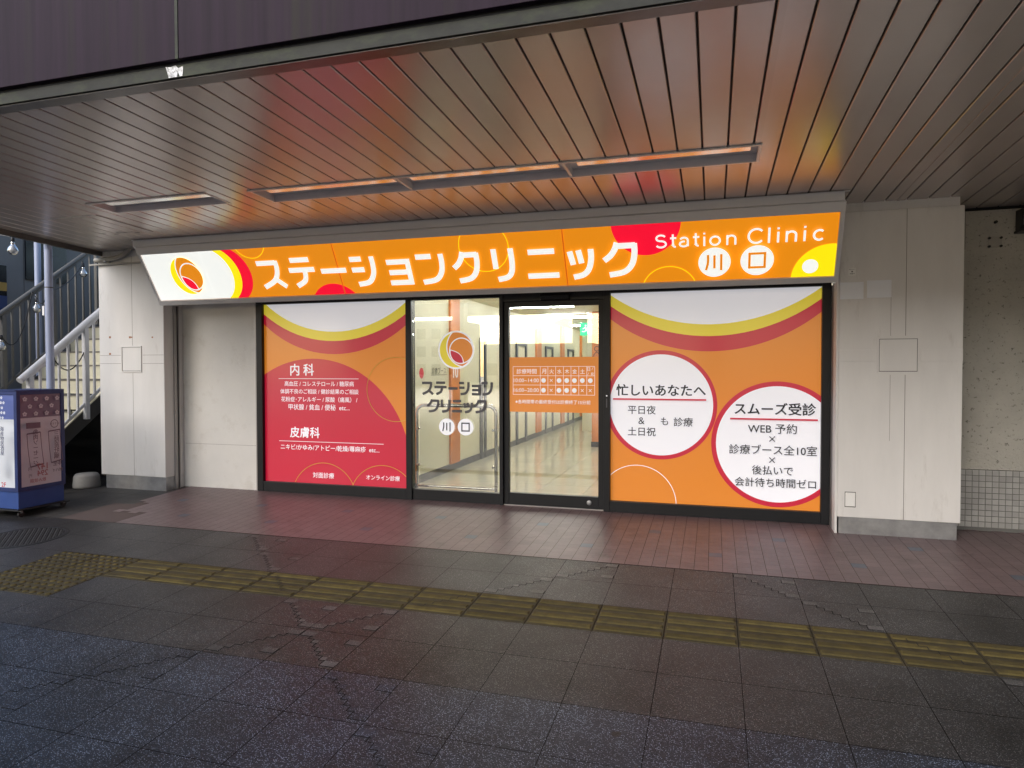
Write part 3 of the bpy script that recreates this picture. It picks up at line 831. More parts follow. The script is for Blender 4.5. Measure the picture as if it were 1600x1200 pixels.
# ================================================================== LIGHTBOX SIGN
A_, B_ = Vector((-.80, 3.09)), Vector((-.42, 2.43))
up_ = (A_ - B_).normalized(); nrm = Vector((-up_.y, up_.x))       # (y,z); nrm faces the street and down
if nrm.x > 0: nrm = -nrm
LF = (A_ - B_).length
def SM(u, v, o): p = B_ + up_ * v + nrm * o; return (u, p.x, p.y)
sg = thing('shop_sign', 'long backlit orange lightbox sign with white katakana above the shopfront', 'sign', (-2.87, -.42, 2.43))
SX0, SX1 = -6.872, 1.136
def sprism(mb, prof, x0, x1, k): mb.prism(prof, x0, x1, k)
def q_(v, o): p = B_ + up_ * v + nrm * o; return (p.x, p.y)
mb = MB()
mb.prism([q_(0, -.004), q_(LF, -.004), (-.80, 3.11), (-.368, 3.11), (-.368, 2.43), (-.40, 2.425)], SX0, SX1, 'housing')
mb.build('housing', sg)
mb = MB()
rim_ = .055
mb.prism([q_(-.012, -.003), q_(rim_ - .004, -.003), q_(rim_ - .004, .016), q_(-.012, .016)], SX0 - .004, SX1 + .004, 'housing')
mb.prism([q_(LF - .085, -.003), q_(LF + .01, -.003), q_(LF + .01, .016), q_(LF - .085, .016)], SX0 - .004, SX1 + .004, 'housing')
for a, b in ((SX0 - .004, SX0 + .034), (SX1 - .036, SX1 + .004)):
    mb.prism([q_(rim_ - .004, -.003), q_(LF - .085, -.003), q_(LF - .085, .0155), q_(rim_ - .004, .0155)], a, b, 'housing')
mb.build('frame', sg, .003)
mb = MB()
mb.prism([(-.798, 3.100), (-.815, 3.105), (-.815, 3.1855), (-.80, 3.186), (-.368, 3.171), (-.368, 3.100)], SX0 - .03, SX1 - .01, 'housing')
mb.prism([(-.82, 3.178), (-.835, 3.180), (-.835, 3.184), (-.82, 3.184)], SX0 - .035, SX1 + .03, 'housing')
mb.build('fascia_strip', sg, .003)
f0, f1, u0, u1 = rim_, LF - .086, SX0 + .036, SX1 - .038
rect = (u0, f0, u1, f1)
mb = MB(); pl = Plane2D(SM)
pl.rect(mb, u0, f0, u1, f1, 's_or')
pl.disc(mb, (-5.708, .360), .367, 's_rd', rect); pl.disc(mb, (-5.874, .363), .379, 's_ye', rect); pl.disc(mb, (-5.972, .362), .367, 's_wh', rect)
pl.rect(mb, u0, f0, -5.972, f1, 's_wh')
pl.disc(mb, (-4.29, -.153), .342, 's_rd', rect); pl.disc(mb, (-.647, .690), .340, 's_rd', rect)
pl.disc(mb, (1.06, .032), .345, 's_ye', rect); pl.disc(mb, (.882, .160), .071, 's_wh', rect)
for c_, r_ in (((-5.238, .769), .218), ((-2.353, .531), .277), ((-.434, -.056), .276)): pl.ring(mb, c_, r_, .007, 's_ye', rect)
for xs_ in (-4.15, -1.485): pl.rect(mb, xs_ - .007, f0, xs_ + .007, f1, 's_seam')
fc = mb.build('sign_face', sg)
mb = MB()
logo(pl, mb, (-6.275, .372), .258, 's_wh', 's_ye', 's_or', 's_rd', outline=False, sx=.92)
mb.build('logo', fc)
for g_, a, t_, b, l_ in (('su', -5.229, .529, -4.867, .158), ('te', -4.80, .54, -4.44, .157), ('bar', -4.376, .42, -4.03, .29), ('shi', -3.978, .52, -3.655, .141), ('yo', -3.528, .465, -3.224, .146),
                       ('n', -3.156, .507, -2.82, .138), ('ku', -2.725, .513, -2.41, .136), ('ri', -2.305, .527, -2.015, .135), ('ni', -1.898, .511, -1.541, .144), ('tsu', -1.471, .474, -1.17, .129), ('ku', -1.076, .526, -.724, .137)):
    h = .030; mb = MB()
    kana(pl, mb, g_, a + (h if g_ in ('ri', 'tsu') else 0), l_ + h * .4, b - h * .6, t_ - h * (.7 if g_ not in ('ni', 'yo') else .9), .060, 's_wh')
    mb.build('katakana_letter', fc)
# wide-set plain sans capitals and small letters, drawn as strokes (x, y in units of the cap height)
def arc_(cx, cy, rx, ry, a0, a1, n=14): return [(cx + rx * math.cos(R(a0 + (a1 - a0) * i / n)), cy + ry * math.sin(R(a0 + (a1 - a0) * i / n))) for i in range(n + 1)]
LATIN = {
    'S': (.62, [arc_(.31, .735, .25, .215, 25, 270, 14)[:-1] + arc_(.31, .285, .27, .235, 90, -155, 14)]),
    't': (.34, [[(.15, .98), (.15, .20)] + arc_(.29, .20, .14, .15, 180, 275, 6), [(0, .70), (.34, .70)]]),
    'a': (.54, [arc_(.25, .50, .21, .20, 155, 0, 10) + [(.46, .05)], arc_(.24, .235, .215, .185, 75, 340, 14)]),
    'i': (.10, [[(.05, .0), (.05, .70)], [(.05, .86), (.05, .98)]]),
    'l': (.10, [[(.05, .0), (.05, 1.0)]]),
    'o': (.60, [arc_(.30, .36, .255, .31, 90, 455, 26)]),
    'n': (.52, [[(.05, 0), (.05, .72)], arc_(.26, .44, .21, .235, 175, 0, 12) + [(.47, 0)]]),
    'C': (.80, [arc_(.42, .50, .36, .455, 42, 318, 24)]),
    'c': (.54, [arc_(.29, .36, .24, .31, 48, 312, 20)]),
}
def latin(word, places, v, cap):
    mb = MB()
    for ch, u in zip(word, places):
        for st in LATIN[ch][1]: pl.ribbon(mb, [(u + x_ * cap * 1.28, v + y_ * cap) for x_, y_ in st], cap * .135, 's_wh')
    mb.build('latin_word', fc)
latin('Station', (-.555, -.412, -.325, -.195, -.098, -.042, .115), .424, .137)
latin('Clinic', (.305, .490, .570, .645, .800, .880), .424, .150)
mb = MB(); glyph_disc(pl, mb, 'kawa', (.006, .255), .152, 's_wh', 's_or'); mb.build('round_letter', fc)
mb = MB(); glyph_disc(pl, mb, 'kuchi', (.400, .257), .152, 's_wh', 's_or'); mb.build('round_letter', fc)

# ================================================================== PILLARS AND WALLS
pr = thing('pillar', 'cream clad pillar right of the orange window, with two blank plates on it', 'pillar', (1.69, -.18, gz(-.35)))
mb = MB(); mb.box(1.163, 2.208, -.355, .1, .150, 3.092, 'white_wall'); mb.build('cladding', pr, .006)
mb = MB(); mb.box(1.165, 2.172, -.345, .09, 3.0925, 3.19, 'white_wall'); mb.build('cap', pr, .003)
mb = MB(); mb.box(1.178, 2.182, -.345, .09, -.03, .1495, 'steel'); mb.build('base_plate', pr, .004)
mb = MB()
mb.box(1.733, 1.738, -.3556, -.35, .155, 1.53, 'seam'); mb.box(1.733, 1.738, -.3556, -.35, 1.90, 3.09, 'seam')
mb.box(1.608, 1.611, -.3553, -.35, .9, 1.53, 'seam'); mb.box(1.608, 1.611, -.3553, -.35, 1.90, 2.27, 'seam')
mb.build('panel_seam', pr)
mb = MB()
for a, b in ((1.1645, 1.487), (1.862, 2.207)): 
    mb.box(a, b, -.3625, -.354, 1.655, 1.769, 'white_wall')
mb.build('band', pr, .003)
mb = MB()
def hatch(mb, x0, x1, z0, z1, y, k='white_wall'):
    t = .014
    mb.box(x0, x1, y - .012, y, z1 - t, z1, k); mb.box(x0, x1, y - .012, y, z0, z0 + t, k)
    mb.box(x0, x0 + t, y - .0115, y, z0 + t, z1 - t, k); mb.box(x1 - t, x1, y - .0115, y, z0 + t, z1 - t, k)
    mb.box(x0 + t, x1 - t, y - .0008, y, z0 + t, z1 - t, 'seam_dk')
    mb.box(x0 + t + .006, x1 - t - .005, y - .005, y - .0008, z0 + t + .006, z1 - t - .005, k)
hatch(mb, 1.497, 1.851, 1.546, 1.885, -.3552)
mb.build('access_hatch', pr)
mb = MB(); mb.box(1.140, 1.162, -.20, .02, -.005, 2.43, 'alum'); mb.box(1.1405, 1.1615, -.352, -.20, -.018, 2.43, 'white_wall'); mb.build('edge_trim', pr, .002)

plf = thing('pillar', 'cream clad pillar beside the stairs, with a conduit at its top and rust spots', 'pillar', (-7.43, -.18, gz(-.35)))
mb = MB(); mb.box(-7.968, -6.890, -.355, .6, .165, 3.092, 'white_wall'); mb.box(-7.9, -6.8935, -.200, .5, -.03, .1645, 'white_wall'); mb.build('cladding', plf, .006)
mb = MB(); mb.box(-7.935, -6.90, -.345, .59, 3.0925, 3.19, 'white_wall'); mb.build('cap', plf, .003)
mb = MB(); mb.box(-7.897, -6.893, -.345, -.201, -.03, .1645, 'steel'); mb.build('base_plate', plf, .004)
mb = MB()
mb.box(-7.408, -7.403, -.3556, -.35, .17, 1.54, 'seam'); mb.box(-7.408, -7.403, -.3556, -.35, 1.905, 3.09, 'seam')
for zz_ in (1.667, 1.778):
    mb.box(-7.965, -7.60, -.3553, -.35, zz_ - .002, zz_ + .002, 'seam'); mb.box(-7.24, -6.893, -.3553, -.35, zz_ - .002, zz_ + .002, 'seam')
mb.build('panel_seam', plf)
mb = MB(); hatch(mb, -7.592, -7.253, 1.552, 1.899, -.3552); mb.build('access_hatch', plf)
mb = MB()
for a, b, s_ in ((-7.785, 2.021, .016), (-7.447, 2.016, .016), (-7.415, 2.016, .012), (-7.076, 2.011, .012), (-7.787, 1.797, .016)): mb.box(a - s_, a + s_, -.3558, -.354, b - s_ * .8, b + s_ * .8, 'rust')
mb.build('rust_spot', plf)
mb = MB()
mb.box(-6.892, -6.872, -.200, -.152, -.01, 2.43, 'alum'); mb.box(-6.8925, -6.885, -.152, -.125, -.01, 2.43, 'gap'); mb.box(-6.892, -6.872, -.125, -.112, -.01, 2.43, 'alum')
mb.build('edge_trim', plf, .002)

bw_ = thing('wall_panel', 'recessed cream plaster wall panel between the stair pillar and the red window', 'wall', (-6.37, .03, 0))
mb = MB(); mb.box(-6.889, -5.728, -.030, .20, -.02, 3.1, 'beige'); mb.build('plaster', bw_)
mb = MB(); mb.box(-6.86, -5.73, -.0312, -.028, .585, .588, 'seam'); mb.build('panel_seam', bw_)
mb = MB(); mb.box(-5.7275, -5.7035, -.04, .0205, -.005, 2.44, 'alum'); mb.build('edge_trim', bw_, .002)

sp_ = thing('wall', 'masonry wall closing the gap above the shopfront glazing behind the sign', 'wall', (-2.3, .03, 2.5))
mb = MB(); mb.box(-5.703, 1.14, .0, .20, 2.501, 3.16, 'beige'); mb.build('plaster', sp_)

rw = thing('wall', 'roughcast wall with a grey mosaic tile dado at the right end of the front', 'wall', (4, .1, 0))
mb = MB(); mb.box(2.209, 6.0, .10, .3, .600, 3.12, 'rough'); mb.box(2.0, 6.0, .13, .3, 3.12, 3.6, 'gap'); mb.build('roughcast', rw)
mb = MB(); mb.box(2.0, 6.0, .094, .3, -.03, .5985, 'grout')
t_ = .0565; nx, nz = int(2.0 / t_), 11
for i in range(nx):
    for j in range(nz):
        xa = 2.10 + i * t_; za = .598 - (j + 1) * t_
        if za < 0.0: continue
        mb.box(xa + .003, xa + t_ - .003, .0885, .095, za + .003, za + t_ - .003, 'dado')
mb.build('tile_dado', rw)
mb = MB(); mb.box(2.35, 2.353, .0985, .101, 2.75, 3.115, 'seam_dk'); mb.build('crack', rw)
lp = thing('wall_lamp', 'small black wall lamp with a rounded hood at the top of the roughcast wall', 'lamp', (2.84, .05, 2.99))
mb = MB()
prof = [(.095, 2.90), (-.02, 2.90), (-.06, 2.93), (-.075, 3.0), (-.06, 3.06), (-.02, 3.095), (.095, 3.10)]
mb.prism(prof, 2.765, 2.98, 'blk'); mb.build('hood', lp, .012)
mb = MB(); mb.box(2.785, 2.96, -.05, .09, 2.888, 2.899, 'fix_lens'); mb.build('lens', lp)
mb = MB(); mb.box(2.755, 2.99, -.07, .098, 2.878, 2.9, 'blk'); mb.build('bottom_rim', lp, .005)
bp = thing('bracket_plate', 'small grey plate with four bolts and a stud above it on the roughcast wall', 'plate', (2.60, .097, 2.81))
mb = MB(); mb.box(2.545, 2.66, .093, .1, 2.758, 2.858, 'conduit'); mb.build('plate', bp, .002)
for dx in (2.553, 2.650):
    for dz in (2.768, 2.848):
        mb = MB(); mb.tube([(dx, .10, dz), (dx, .078, dz)], .012, 'iron', 8); mb.build('bolt', bp)
mb = MB(); mb.tube([(2.603, .10, 3.0), (2.603, .07, 3.0)], .014, 'iron', 8); mb.build('stud', bp)

# small items on the right pillar
st = thing('sticker', 'tiny white printed notice above the two blank plates on the pillar', 'notice', (1.27, -.357, 2.515))
mb = MB(); mb.box(1.240, 1.304, -.3575, -.3555, 2.482, 2.553, 'plastic'); sh = mb.build('sheet', st)
mb = MB(); pl = Plane2D(FM(-.3578))
pl.text(mb, '防犯カメラ', 1.245, 1.299, 2.540, 'p_bk'); pl.disc(mb, (1.272, 2.519), .007, 'p_bk', n=14); pl.text(mb, '作動中', 1.25, 1.294, 2.499, 'p_bk')
mb.build('lettering', sh)
mb = MB(); mb.box(1.168, 1.373, -.3605, -.3555, 2.256, 2.418, 'pale'); tag(move_origin(mb.build('blank_plate', None, .002), (1.27, -.358, 2.337)), 'blank pale blue plate nearer the window, at the pillar edge under the sign', 'plate', 'blank plates on the pillar')
mb = MB(); mb.box(1.402, 1.611, -.3605, -.3555, 2.263, 2.428, 'pale'); tag(move_origin(mb.build('blank_plate', None, .002), (1.506, -.358, 2.345)), 'blank pale blue plate farther from the window, near the middle of the pillar', 'plate', 'blank plates on the pillar')
oc = thing('outlet_cover', 'white plastic outlet cover low on the pillar right of the orange window', 'outlet', (1.275, -.36, .325))
mb = MB(); mb.box(1.232, 1.320, -.366, -.3552, .256, .392, 'plastic'); mb.build('flap', oc, .006)
mb = MB(); mb.box(1.228, 1.324, -.3585, -.3551, .250, .398, 'seam_dk'); mb.build('gasket', oc)

# conduit on the left pillar
cn = thing('conduit', 'grey cable conduit curving round the top of the pillar beside the stairs', 'pipe', (-7.7, -.4, 3.06))
mb = MB(); mb.tube(spline([(-8.05, -.30, 3.06), (-7.95, -.385, 3.055), (-7.75, -.41, 3.055), (-7.55, -.42, 3.075), (-7.42, -.43, 3.13), (-7.38, -.43, 3.20)][:6], 6) if 0 else
                   [(-8.06, -.30, 3.065), (-7.98, -.38, 3.058), (-7.85, -.405, 3.055), (-7.70, -.41, 3.058), (-7.56, -.415, 3.075), (-7.46, -.42, 3.11), (-7.40, -.42, 3.15), (-7.375, -.42, 3.19)], .030, 'conduit', 12); mb.build('flexible_pipe', cn)
mb = MB(); mb.box(-8.08, -7.18, -.40, -.37, 2.985, 3.005, 'conduit'); mb.build('support_rail', cn, .003)
mb = MB(); mb.box(-7.78, -7.75, -.444, -.355, 3.02, 3.032, 'steel'); mb.build('clip', cn)

# ================================================================== INTERIOR
mb = MB()
mb.box(-3.98, 3, .20, 16, -.02, .014, 'i_joint')
for i in range(12):
    for j in range(26):
        xa = -3.95 + i * .6; ya = .21 + j * .6
        if ya > 15.4: continue
        mb.box(xa + .002, xa + .598, ya + .002, ya + .598, .013, .020, 'i_floor')
setting(mb.build('interior_floor'))
mb = MB(); mb.box(-3.98, 3, .201, 16, 2.72, 2.80, 'i_wall'); setting(mb.build('interior_ceiling'))
mb = MB(); mb.box(-3.98, 3.1, 15.0, 15.1, .02, 2.72, 'i_wall'); mb.box(3.0, 3.1, .21, 15.0, .02, 2.72, 'i_wall'); setting(mb.build('interior_wall'))
bo_ = thing('booth_partition', 'cream consultation booth partition with orange posts and dark skirting inside the clinic', 'partition', (-3.9, 6, .02))
mb = MB(); mb.box(-3.99, -3.87, .21, 15, .02, 2.72, 'i_wall'); mb.build('wall_board', bo_)
mb = MB(); mb.box(-3.87, -3.852, .25, 15, .021, .125, 'i_dark'); mb.build('skirting', bo_)
for (a, b) in ((2.08, 2.46), (7.3, 7.75), (9.9, 10.3), (12.6, 13.0)):
    mb = MB(); mb.box(-3.87, -3.835, a, b, .125, 2.70, 'i_or'); po = mb.build('orange_post', bo_)
    if a < 3:
        mb = MB(); pl = Plane2D(lambda u, v, o: (-3.835 + .001 + o, u, v)); pl.text(mb, '10', 2.17, 2.37, 1.54, 'p_wh', .02); mb.build('booth_number', po)
for (a, b) in ((3.48, 3.78), (5.7, 6.5), (8.2, 9.0), (10.8, 11.6), (13.4, 14.0)):
    mb = MB(); mb.box(-3.869, -3.838, a, a + .10, .021, 2.12, 'i_dark'); mb.box(-3.869, -3.838, a + .10, b, 2.06, 2.12, 'i_dark'); mb.box(-3.869, -3.838, b - .10 if b - a > .4 else b - .08, b, .021, 2.06, 'i_dark'); mb.build('door_frame', bo_)
for a in (2.52, 4.6):
    mb = MB(); mb.box(-3.8705, -3.866, a, a + .022, .125, 2.70, 'i_dark'); mb.build('board_joint', bo_)
nr = thing('notice', 'round red mark on a white notice on the booth wall behind the logo window', 'notice', (-3.86, 1.05, 1.53))
mb = MB(); mb.box(-3.8695, -3.866, .86, 1.22, 1.33, 1.75, 'i_wall'); bd = mb.build('sheet', nr)
mb = MB(); pl = Plane2D(lambda u, v, o: (-3.865 + o, u, v)); pl.disc(mb, (1.06, 1.53), .075, 'p_rd', n=30); mb.build('red_mark', bd)
nb = thing('room_sign', 'thin black lettering with an underline on the cream booth wall', 'sign', (-3.86, 1.7, 1.55))
mb = MB(); pl = Plane2D(lambda u, v, o: (-3.8685 + o, u, v)); pl.text(mb, '診療ブース', 1.42, 1.96, 1.56, 'p_bk'); pl.rect(mb, 1.40, 1.495, 1.98, 1.503, 'p_bk'); mb.build('lettering', nb)
oc2 = thing('column', 'square orange column with restroom figures, seen through the sliding door', 'column', (-1.9, 6.0, .02))
mb = MB(); mb.box(-2.318, -1.6, 5.82, 6.4, .125, 2.715, 'i_or'); mb.build('shaft', oc2)
mb = MB(); mb.box(-2.33, -1.588, 5.808, 6.41, .021, .125, 'i_dark'); mb.build('skirting', oc2)
mb = MB(); pl = Plane2D(FM(5.818))
for xc in (-2.22, -2.05, -1.88):
    pl.ring(mb, (xc, 1.98), .045, .014, 'p_bk', n=24)
    pl.ribbon(mb, [(xc - .05, 1.60), (xc - .06, 1.86), (xc, 1.92), (xc + .06, 1.86), (xc + .05, 1.60), (xc - .05, 1.60)], .014, 'p_bk')
mb.build('restroom_icon', oc2)
wc = thing('column', 'slim cream column standing before the far wall inside the clinic', 'column', (-2.9, 9.2, .02))
mb = MB(); mb.box(-3.12, -2.72, 9.05, 9.45, .021, 2.715, 'i_wall'); mb.build('shaft', wc)
ex = thing('exit_sign', 'small lit green emergency exit sign with a running figure inside the clinic', 'exit sign', (-2.93, 8.9, 2.62))
mb = MB(); mb.box(-3.16, -2.66, 8.95, 9.02, 2.40, 2.71, 'exit'); bx_ = mb.build('case', ex)
mb = MB(); pl = Plane2D(FM(8.949))
pl.rect(mb, -2.92, 2.43, -2.72, 2.68, 'exit_w')
pl.disc(mb, (-3.02, 2.64), .022, 'exit_w', n=16)
for p_ in ([(-3.03, 2.60), (-3.0, 2.53)], [(-3.0, 2.53), (-2.95, 2.49), (-2.95, 2.44)], [(-3.0, 2.53), (-3.06, 2.49), (-3.11, 2.50)], [(-3.03, 2.60), (-3.09, 2.56)], [(-3.02, 2.59), (-2.96, 2.56)]): pl.ribbon(mb, p_, .022, 'exit_w')
mb.build('figure', bx_)
tub = None
def lamp(x, y):
    global tub
    if tub is None:
        t = thing('ceiling_lamp', 'lit fluorescent strip lamp on the ceiling inside the clinic', 'ceiling lamp', (0, 0, 2.7), 'strip lamps inside the clinic')
        mb = MB(); mb.box(-.62, .62, -.07, .07, 2.69, 2.718, 'plastic'); mb.build('body', t)
        mb = MB(); mb.tube([(-.58, 0, 2.672), (.58, 0, 2.672)], .017, 'tube', 10); mb.build('lamp_tube', t)
        tub = t; t.location = (x, y, 2.7); return
    c = tub.copy(); COL.objects.link(c); c.location = (x, y, 2.7)
    for ch in tub.children:
        d = ch.copy(); COL.objects.link(d); d.parent = c
for y_ in (1.6, 4.0, 6.6, 9.4, 12.2):
    for x_ in (-2.9, -.6, 1.7): lamp(x_, y_)

# guard rail behind the fixed glass
gr = thing('guard_rail', 'bent chrome guard rail with a clear panel behind the logo window', 'guard rail', (-3.03, .2, .02))
mb = MB(); r = .10; xa, xb, zt = -3.545, -2.500, 1.140
path = [(xa, .2, .02), (xa, .2, zt - r)] + [(xa + r - r * math.cos(t), .2, zt - r + r * math.sin(t)) for t in [R(a) for a in range(10, 91, 10)]] + \
       [(xb - r + r * math.sin(t), .2, zt - r + r * math.cos(t)) for t in [R(a) for a in range(0, 91, 10)]] + [(xb, .2, .02)]
mb.tube(path, .024, 'chrome', 14); mb.build('bent_pipe', gr)
mb = MB(); mb.tube([(xa, .2, .135), (xb, .2, .135)], .018, 'chrome', 12); mb.build('cross_bar', gr)
mb = MB(); mb.box(xa + .05, xb - .05, .197, .203, .17, 1.09, 'acrylic'); mb.build('panel', gr)
for dx in (xa + .035, xb - .035):
    for dz in (.40, .85):
        mb = MB(); mb.tube([(dx, .170, dz), (dx, .205, dz)], .016, 'chrome', 10); mb.build('fastener', gr)

# ================================================================== STAIRS AND THE CORNER ON THE LEFT
SL = .78
def zn(y): return 1.07 + SL * y               # nosing line
XS0, XS1 = -10.15, -8.5
stc = thing('staircase', 'cream painted outdoor staircase rising behind the blue sign box', 'stairs', (-9.3, -1.3, -.05))
ris = .215; tr = ris / SL
y_b = (-.06 - 1.07) / SL
mb = MB(); mbn = MB()
for i in range(16):
    ya = y_b + i * tr; za = -.06 + (i + 1) * ris
    mb.box(XS0 + .03, XS1 - .03, ya, ya + .014, za - ris, za - .022, 'stair_paint')
    mb.box(XS0 + .03, XS1 - .03, ya + .014, ya + tr + .014, za - .040, za - .0225, 'stair_paint')
    mbn.box(XS0 + .031, XS1 - .031, ya - .012, ya + .045, za - .022, za - .002, 'nosing')
mb.build('steps', stc); mbn.build('nosing', stc)
for (a, b) in ((XS1 - .03, XS1), (XS0, XS0 + .03)):
    mb = MB(); e0, e1 = y_b - .05, y_b + 16 * tr
    P = [(e0, zn(e0) - .10), (e1, zn(e1) - .10), (e1, zn(e1) + .06), (e0, zn(e0) + .06)]
    mb.prism([(e0, -.06)] + [(e0 + .25, -.06)] + [(e1, zn(e1) - .28), (e1, zn(e1) + .05), (e0, zn(e0) + .05)], a, b, 'stringer'); mb.build('stringer', stc)
mb = MB(); mb.prism([(y_b - .05, zn(y_b - .05) + .05), (y_b + 16 * tr, zn(y_b + 16 * tr) + .05), (y_b + 16 * tr, zn(y_b + 16 * tr) + .07), (y_b - .05, zn(y_b - .05) + .07)], XS1 - .05, XS1 + .006, 'stair_paint'); mb.build('curb', stc)
mb = MB(); mb.box(XS0 + .04, XS1 - .04, .35, .45, -.03, 1.15, 'gap'); mb.box(XS0 + .04, XS1 + .55, 1.6, 1.7, -.03, 3.2, 'gap'); mb.build('shade_sheet', stc)  # near-black sheets stand in for the shade under the stairs

def railing(label, x, y0, y1, hz, k, lowh, rr):
    t = thing('stair_railing', label, 'railing', (x, y0, hz(y0) - 1.2))
    mb = MB(); mb.tube([(x, y0, hz(y0)), (x, y1, hz(y1))], rr, k, 14); mb.build('handrail', t)
    mb = MB()
    mb.prism([(y0 + .1, hz(y0 + .1) - lowh - .03), (y1, hz(y1) - lowh - .03), (y1, hz(y1) - lowh + .02), (y0 + .1, hz(y0 + .1) - lowh + .02)], x - .012, x + .012, k); mb.build('bottom_rail', t)
    mb = MB()
    mb.prism([(y0 + .1, hz(y0 + .1) - .085), (y1, hz(y1) - .085), (y1, hz(y1) - .045), (y0 + .1, hz(y0 + .1) - .045)], x - .010, x + .010, k); mb.build('top_rail', t)
    y = y0 + .14; i = 0
    while y < y1 - .05:
        big = i % 6 == 0
        s_ = .032 if big else .013
        mb = MB(); mb.box(x - s_, x + s_, y - s_, y + s_, hz(y) - (lowh + (.24 if big else -.01)), hz(y) - .06, k)
        mb.build('post' if big else 'baluster', t, .004 if big else 0)
        y += .135; i += 1
    return t
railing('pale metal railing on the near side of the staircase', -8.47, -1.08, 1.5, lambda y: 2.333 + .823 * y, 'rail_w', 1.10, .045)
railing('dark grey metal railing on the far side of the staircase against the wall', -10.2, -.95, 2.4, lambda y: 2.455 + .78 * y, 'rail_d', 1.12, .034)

d1 = thing('drain_pipe', 'light blue drain pipe standing in front of the pale stair railing', 'pipe', (-8.15, -.92, -.04))
mb = MB(); mb.tube([(-8.15, -.92, -.05), (-8.15, -.92, 3.10), (-8.145, -.925, 3.15), (-8.10, -.96, 3.20), (-8.02, -1.02, 3.235)], .046, 'pipe_b', 16); mb.build('pipe', d1)
for z_ in (2.63, 1.10): 
    mb = MB(); mb.tube([(-8.15, -.92, z_), (-8.15, -.92, z_ + .014)], .0475, 'seam_dk', 16); mb.build('joint_ring', d1)
mb = MB(); mb.box(-8.22, -8.19, -.96, -.90, 2.28, 2.40, 'plastic'); mb.build('bracket', d1, .004)
d2 = thing('drain_pipe', 'shaded blue drain pipe behind the dark stair railing', 'pipe', (-10.42, .73, 0))
mb = MB(); mb.tube([(-10.42, .73, .0), (-10.42, .73, 4.2)], .046, 'pipe_b', 16); mb.build('pipe', d2)

wl = thing('building', 'dark grey neighbouring building wall beyond the stairs', 'building', (-11.4, 3, 0))
mb = MB(); mb.box(-11.6, -11.2, .3, 9, -.05, 3.79, 'dk_wall'); mb.box(-11.6, -11.2, 1.0, 9, 3.79, 5.2, 'dk_wall'); mb.build('wall', wl)
mb = MB(); mb.box(-11.204, -11.196, 1.095, 1.103, 0, 5.1, 'seam_dk'); mb.build('panel_seam', wl)
mb = MB(); mb.box(-11.6, -11.18, -4.5, .3, -.2, 2.9, 'dk_wall'); mb.build('low_wall', wl)
bb = thing('notice_board', 'large dark picture board high on the grey wall behind the stair railing', 'board', (-11.18, 1.49, 3.45))
mb = MB(); mb.box(-11.199, -11.17, 1.119, 1.866, 3.115, 3.79, 'board'); mb.build('panel', bb)
mb = MB(); pl = Plane2D(lambda u, v, o: (-11.169 + o, u, v))
M['board_grey'] = mat('board_grey', (.05, .052, .055), .3)
pl.poly(mb, [(1.45, 3.30), (1.52, 3.42), (1.58, 3.48), (1.60, 3.57), (1.68, 3.60), (1.73, 3.54), (1.84, 3.52), (1.86, 3.32), (1.80, 3.26), (1.70, 3.22), (1.58, 3.24)], 'board_grey')
mb.build('picture', bb)
ps = thing('poster', 'yellow and navy poster at the left end of the grey wall', 'poster', (-11.18, .72, 2.9))
mb = MB(); mb.box(-11.199, -11.19, .62, .80, 2.55, 3.30, 'board')
M['p_yel'] = mat('poster_yellow', (.45, .26, .05), .5); M['p_nav'] = mat('poster_navy', (.03, .05, .15), .5)
pl = Plane2D(lambda u, v, o: (-11.189 + o, u, v)); pl.rect(mb, .62, 2.88, .80, 3.02, 'p_yel'); pl.rect(mb, .62, 2.55, .80, 2.80, 'p_nav'); mb.build('sheet', ps)

bulb0 = None
cab = [(-9.6, -.9, 3.05), (-9.6, -.62, 2.28)]
BULBS = [((-8.6, -1.035, 3.166), 'large clear bulb hanging under the canopy edge by the bright sky gap'), ((-10.1, .446, 2.577), 'clear bulb hanging beside the blue pipe at the dark railing'),
         ((-10.1, -.107, 1.971), 'clear bulb at the left edge before the dark railing'), ((-10.1, 1.27, 3.236), 'dim bulb hanging near the top of the dark railing beside the pillar')]
for (p, lab) in BULBS:
    t = thing('light_bulb', lab, 'light bulb', p, 'bulbs strung along the stairs')
    x, y, z = p
    mb = MB(); mb.lathe([(.0, .125), (.018, .125), (.022, .10), (.022, .06), (.018, .055), (0, .055)], p, 'blk', 14); mb.build('socket', t)
    mb = MB(); mb.lathe([(.020, .055), (.024, .045), (.024, .03), (.02, .028)], p, 'chrome', 14); mb.build('ferrule', t)
    mb = MB(); mb.lathe([(.022, .03), (.030, .01), (.052, -.02), (.060, -.05), (.052, -.085), (.03, -.105), (0, -.11)], p, 'bulb', 18); mb.build('glass', t)
    mb = MB(); mb.lathe([(0, .03), (.02, .02), (.026, -.01), (.042, -.035), (.048, -.055), (.040, -.08), (.02, -.095), (0, -.098)], p, 'bulb_w', 16); mb.build('inner_globe', t)
cb = thing('light_cable', 'black cable looping along the stair railings between the bulbs', 'cable', (-9.6, 0, 2.5))
mb = MB()
def sag(a, b, s_, n=14): return [(a[0] + (b[0] - a[0]) * t, a[1] + (b[1] - a[1]) * t, a[2] + (b[2] - a[2]) * t - s_ * 4 * t * (1 - t)) for t in [i / n for i in range(n + 1)]]
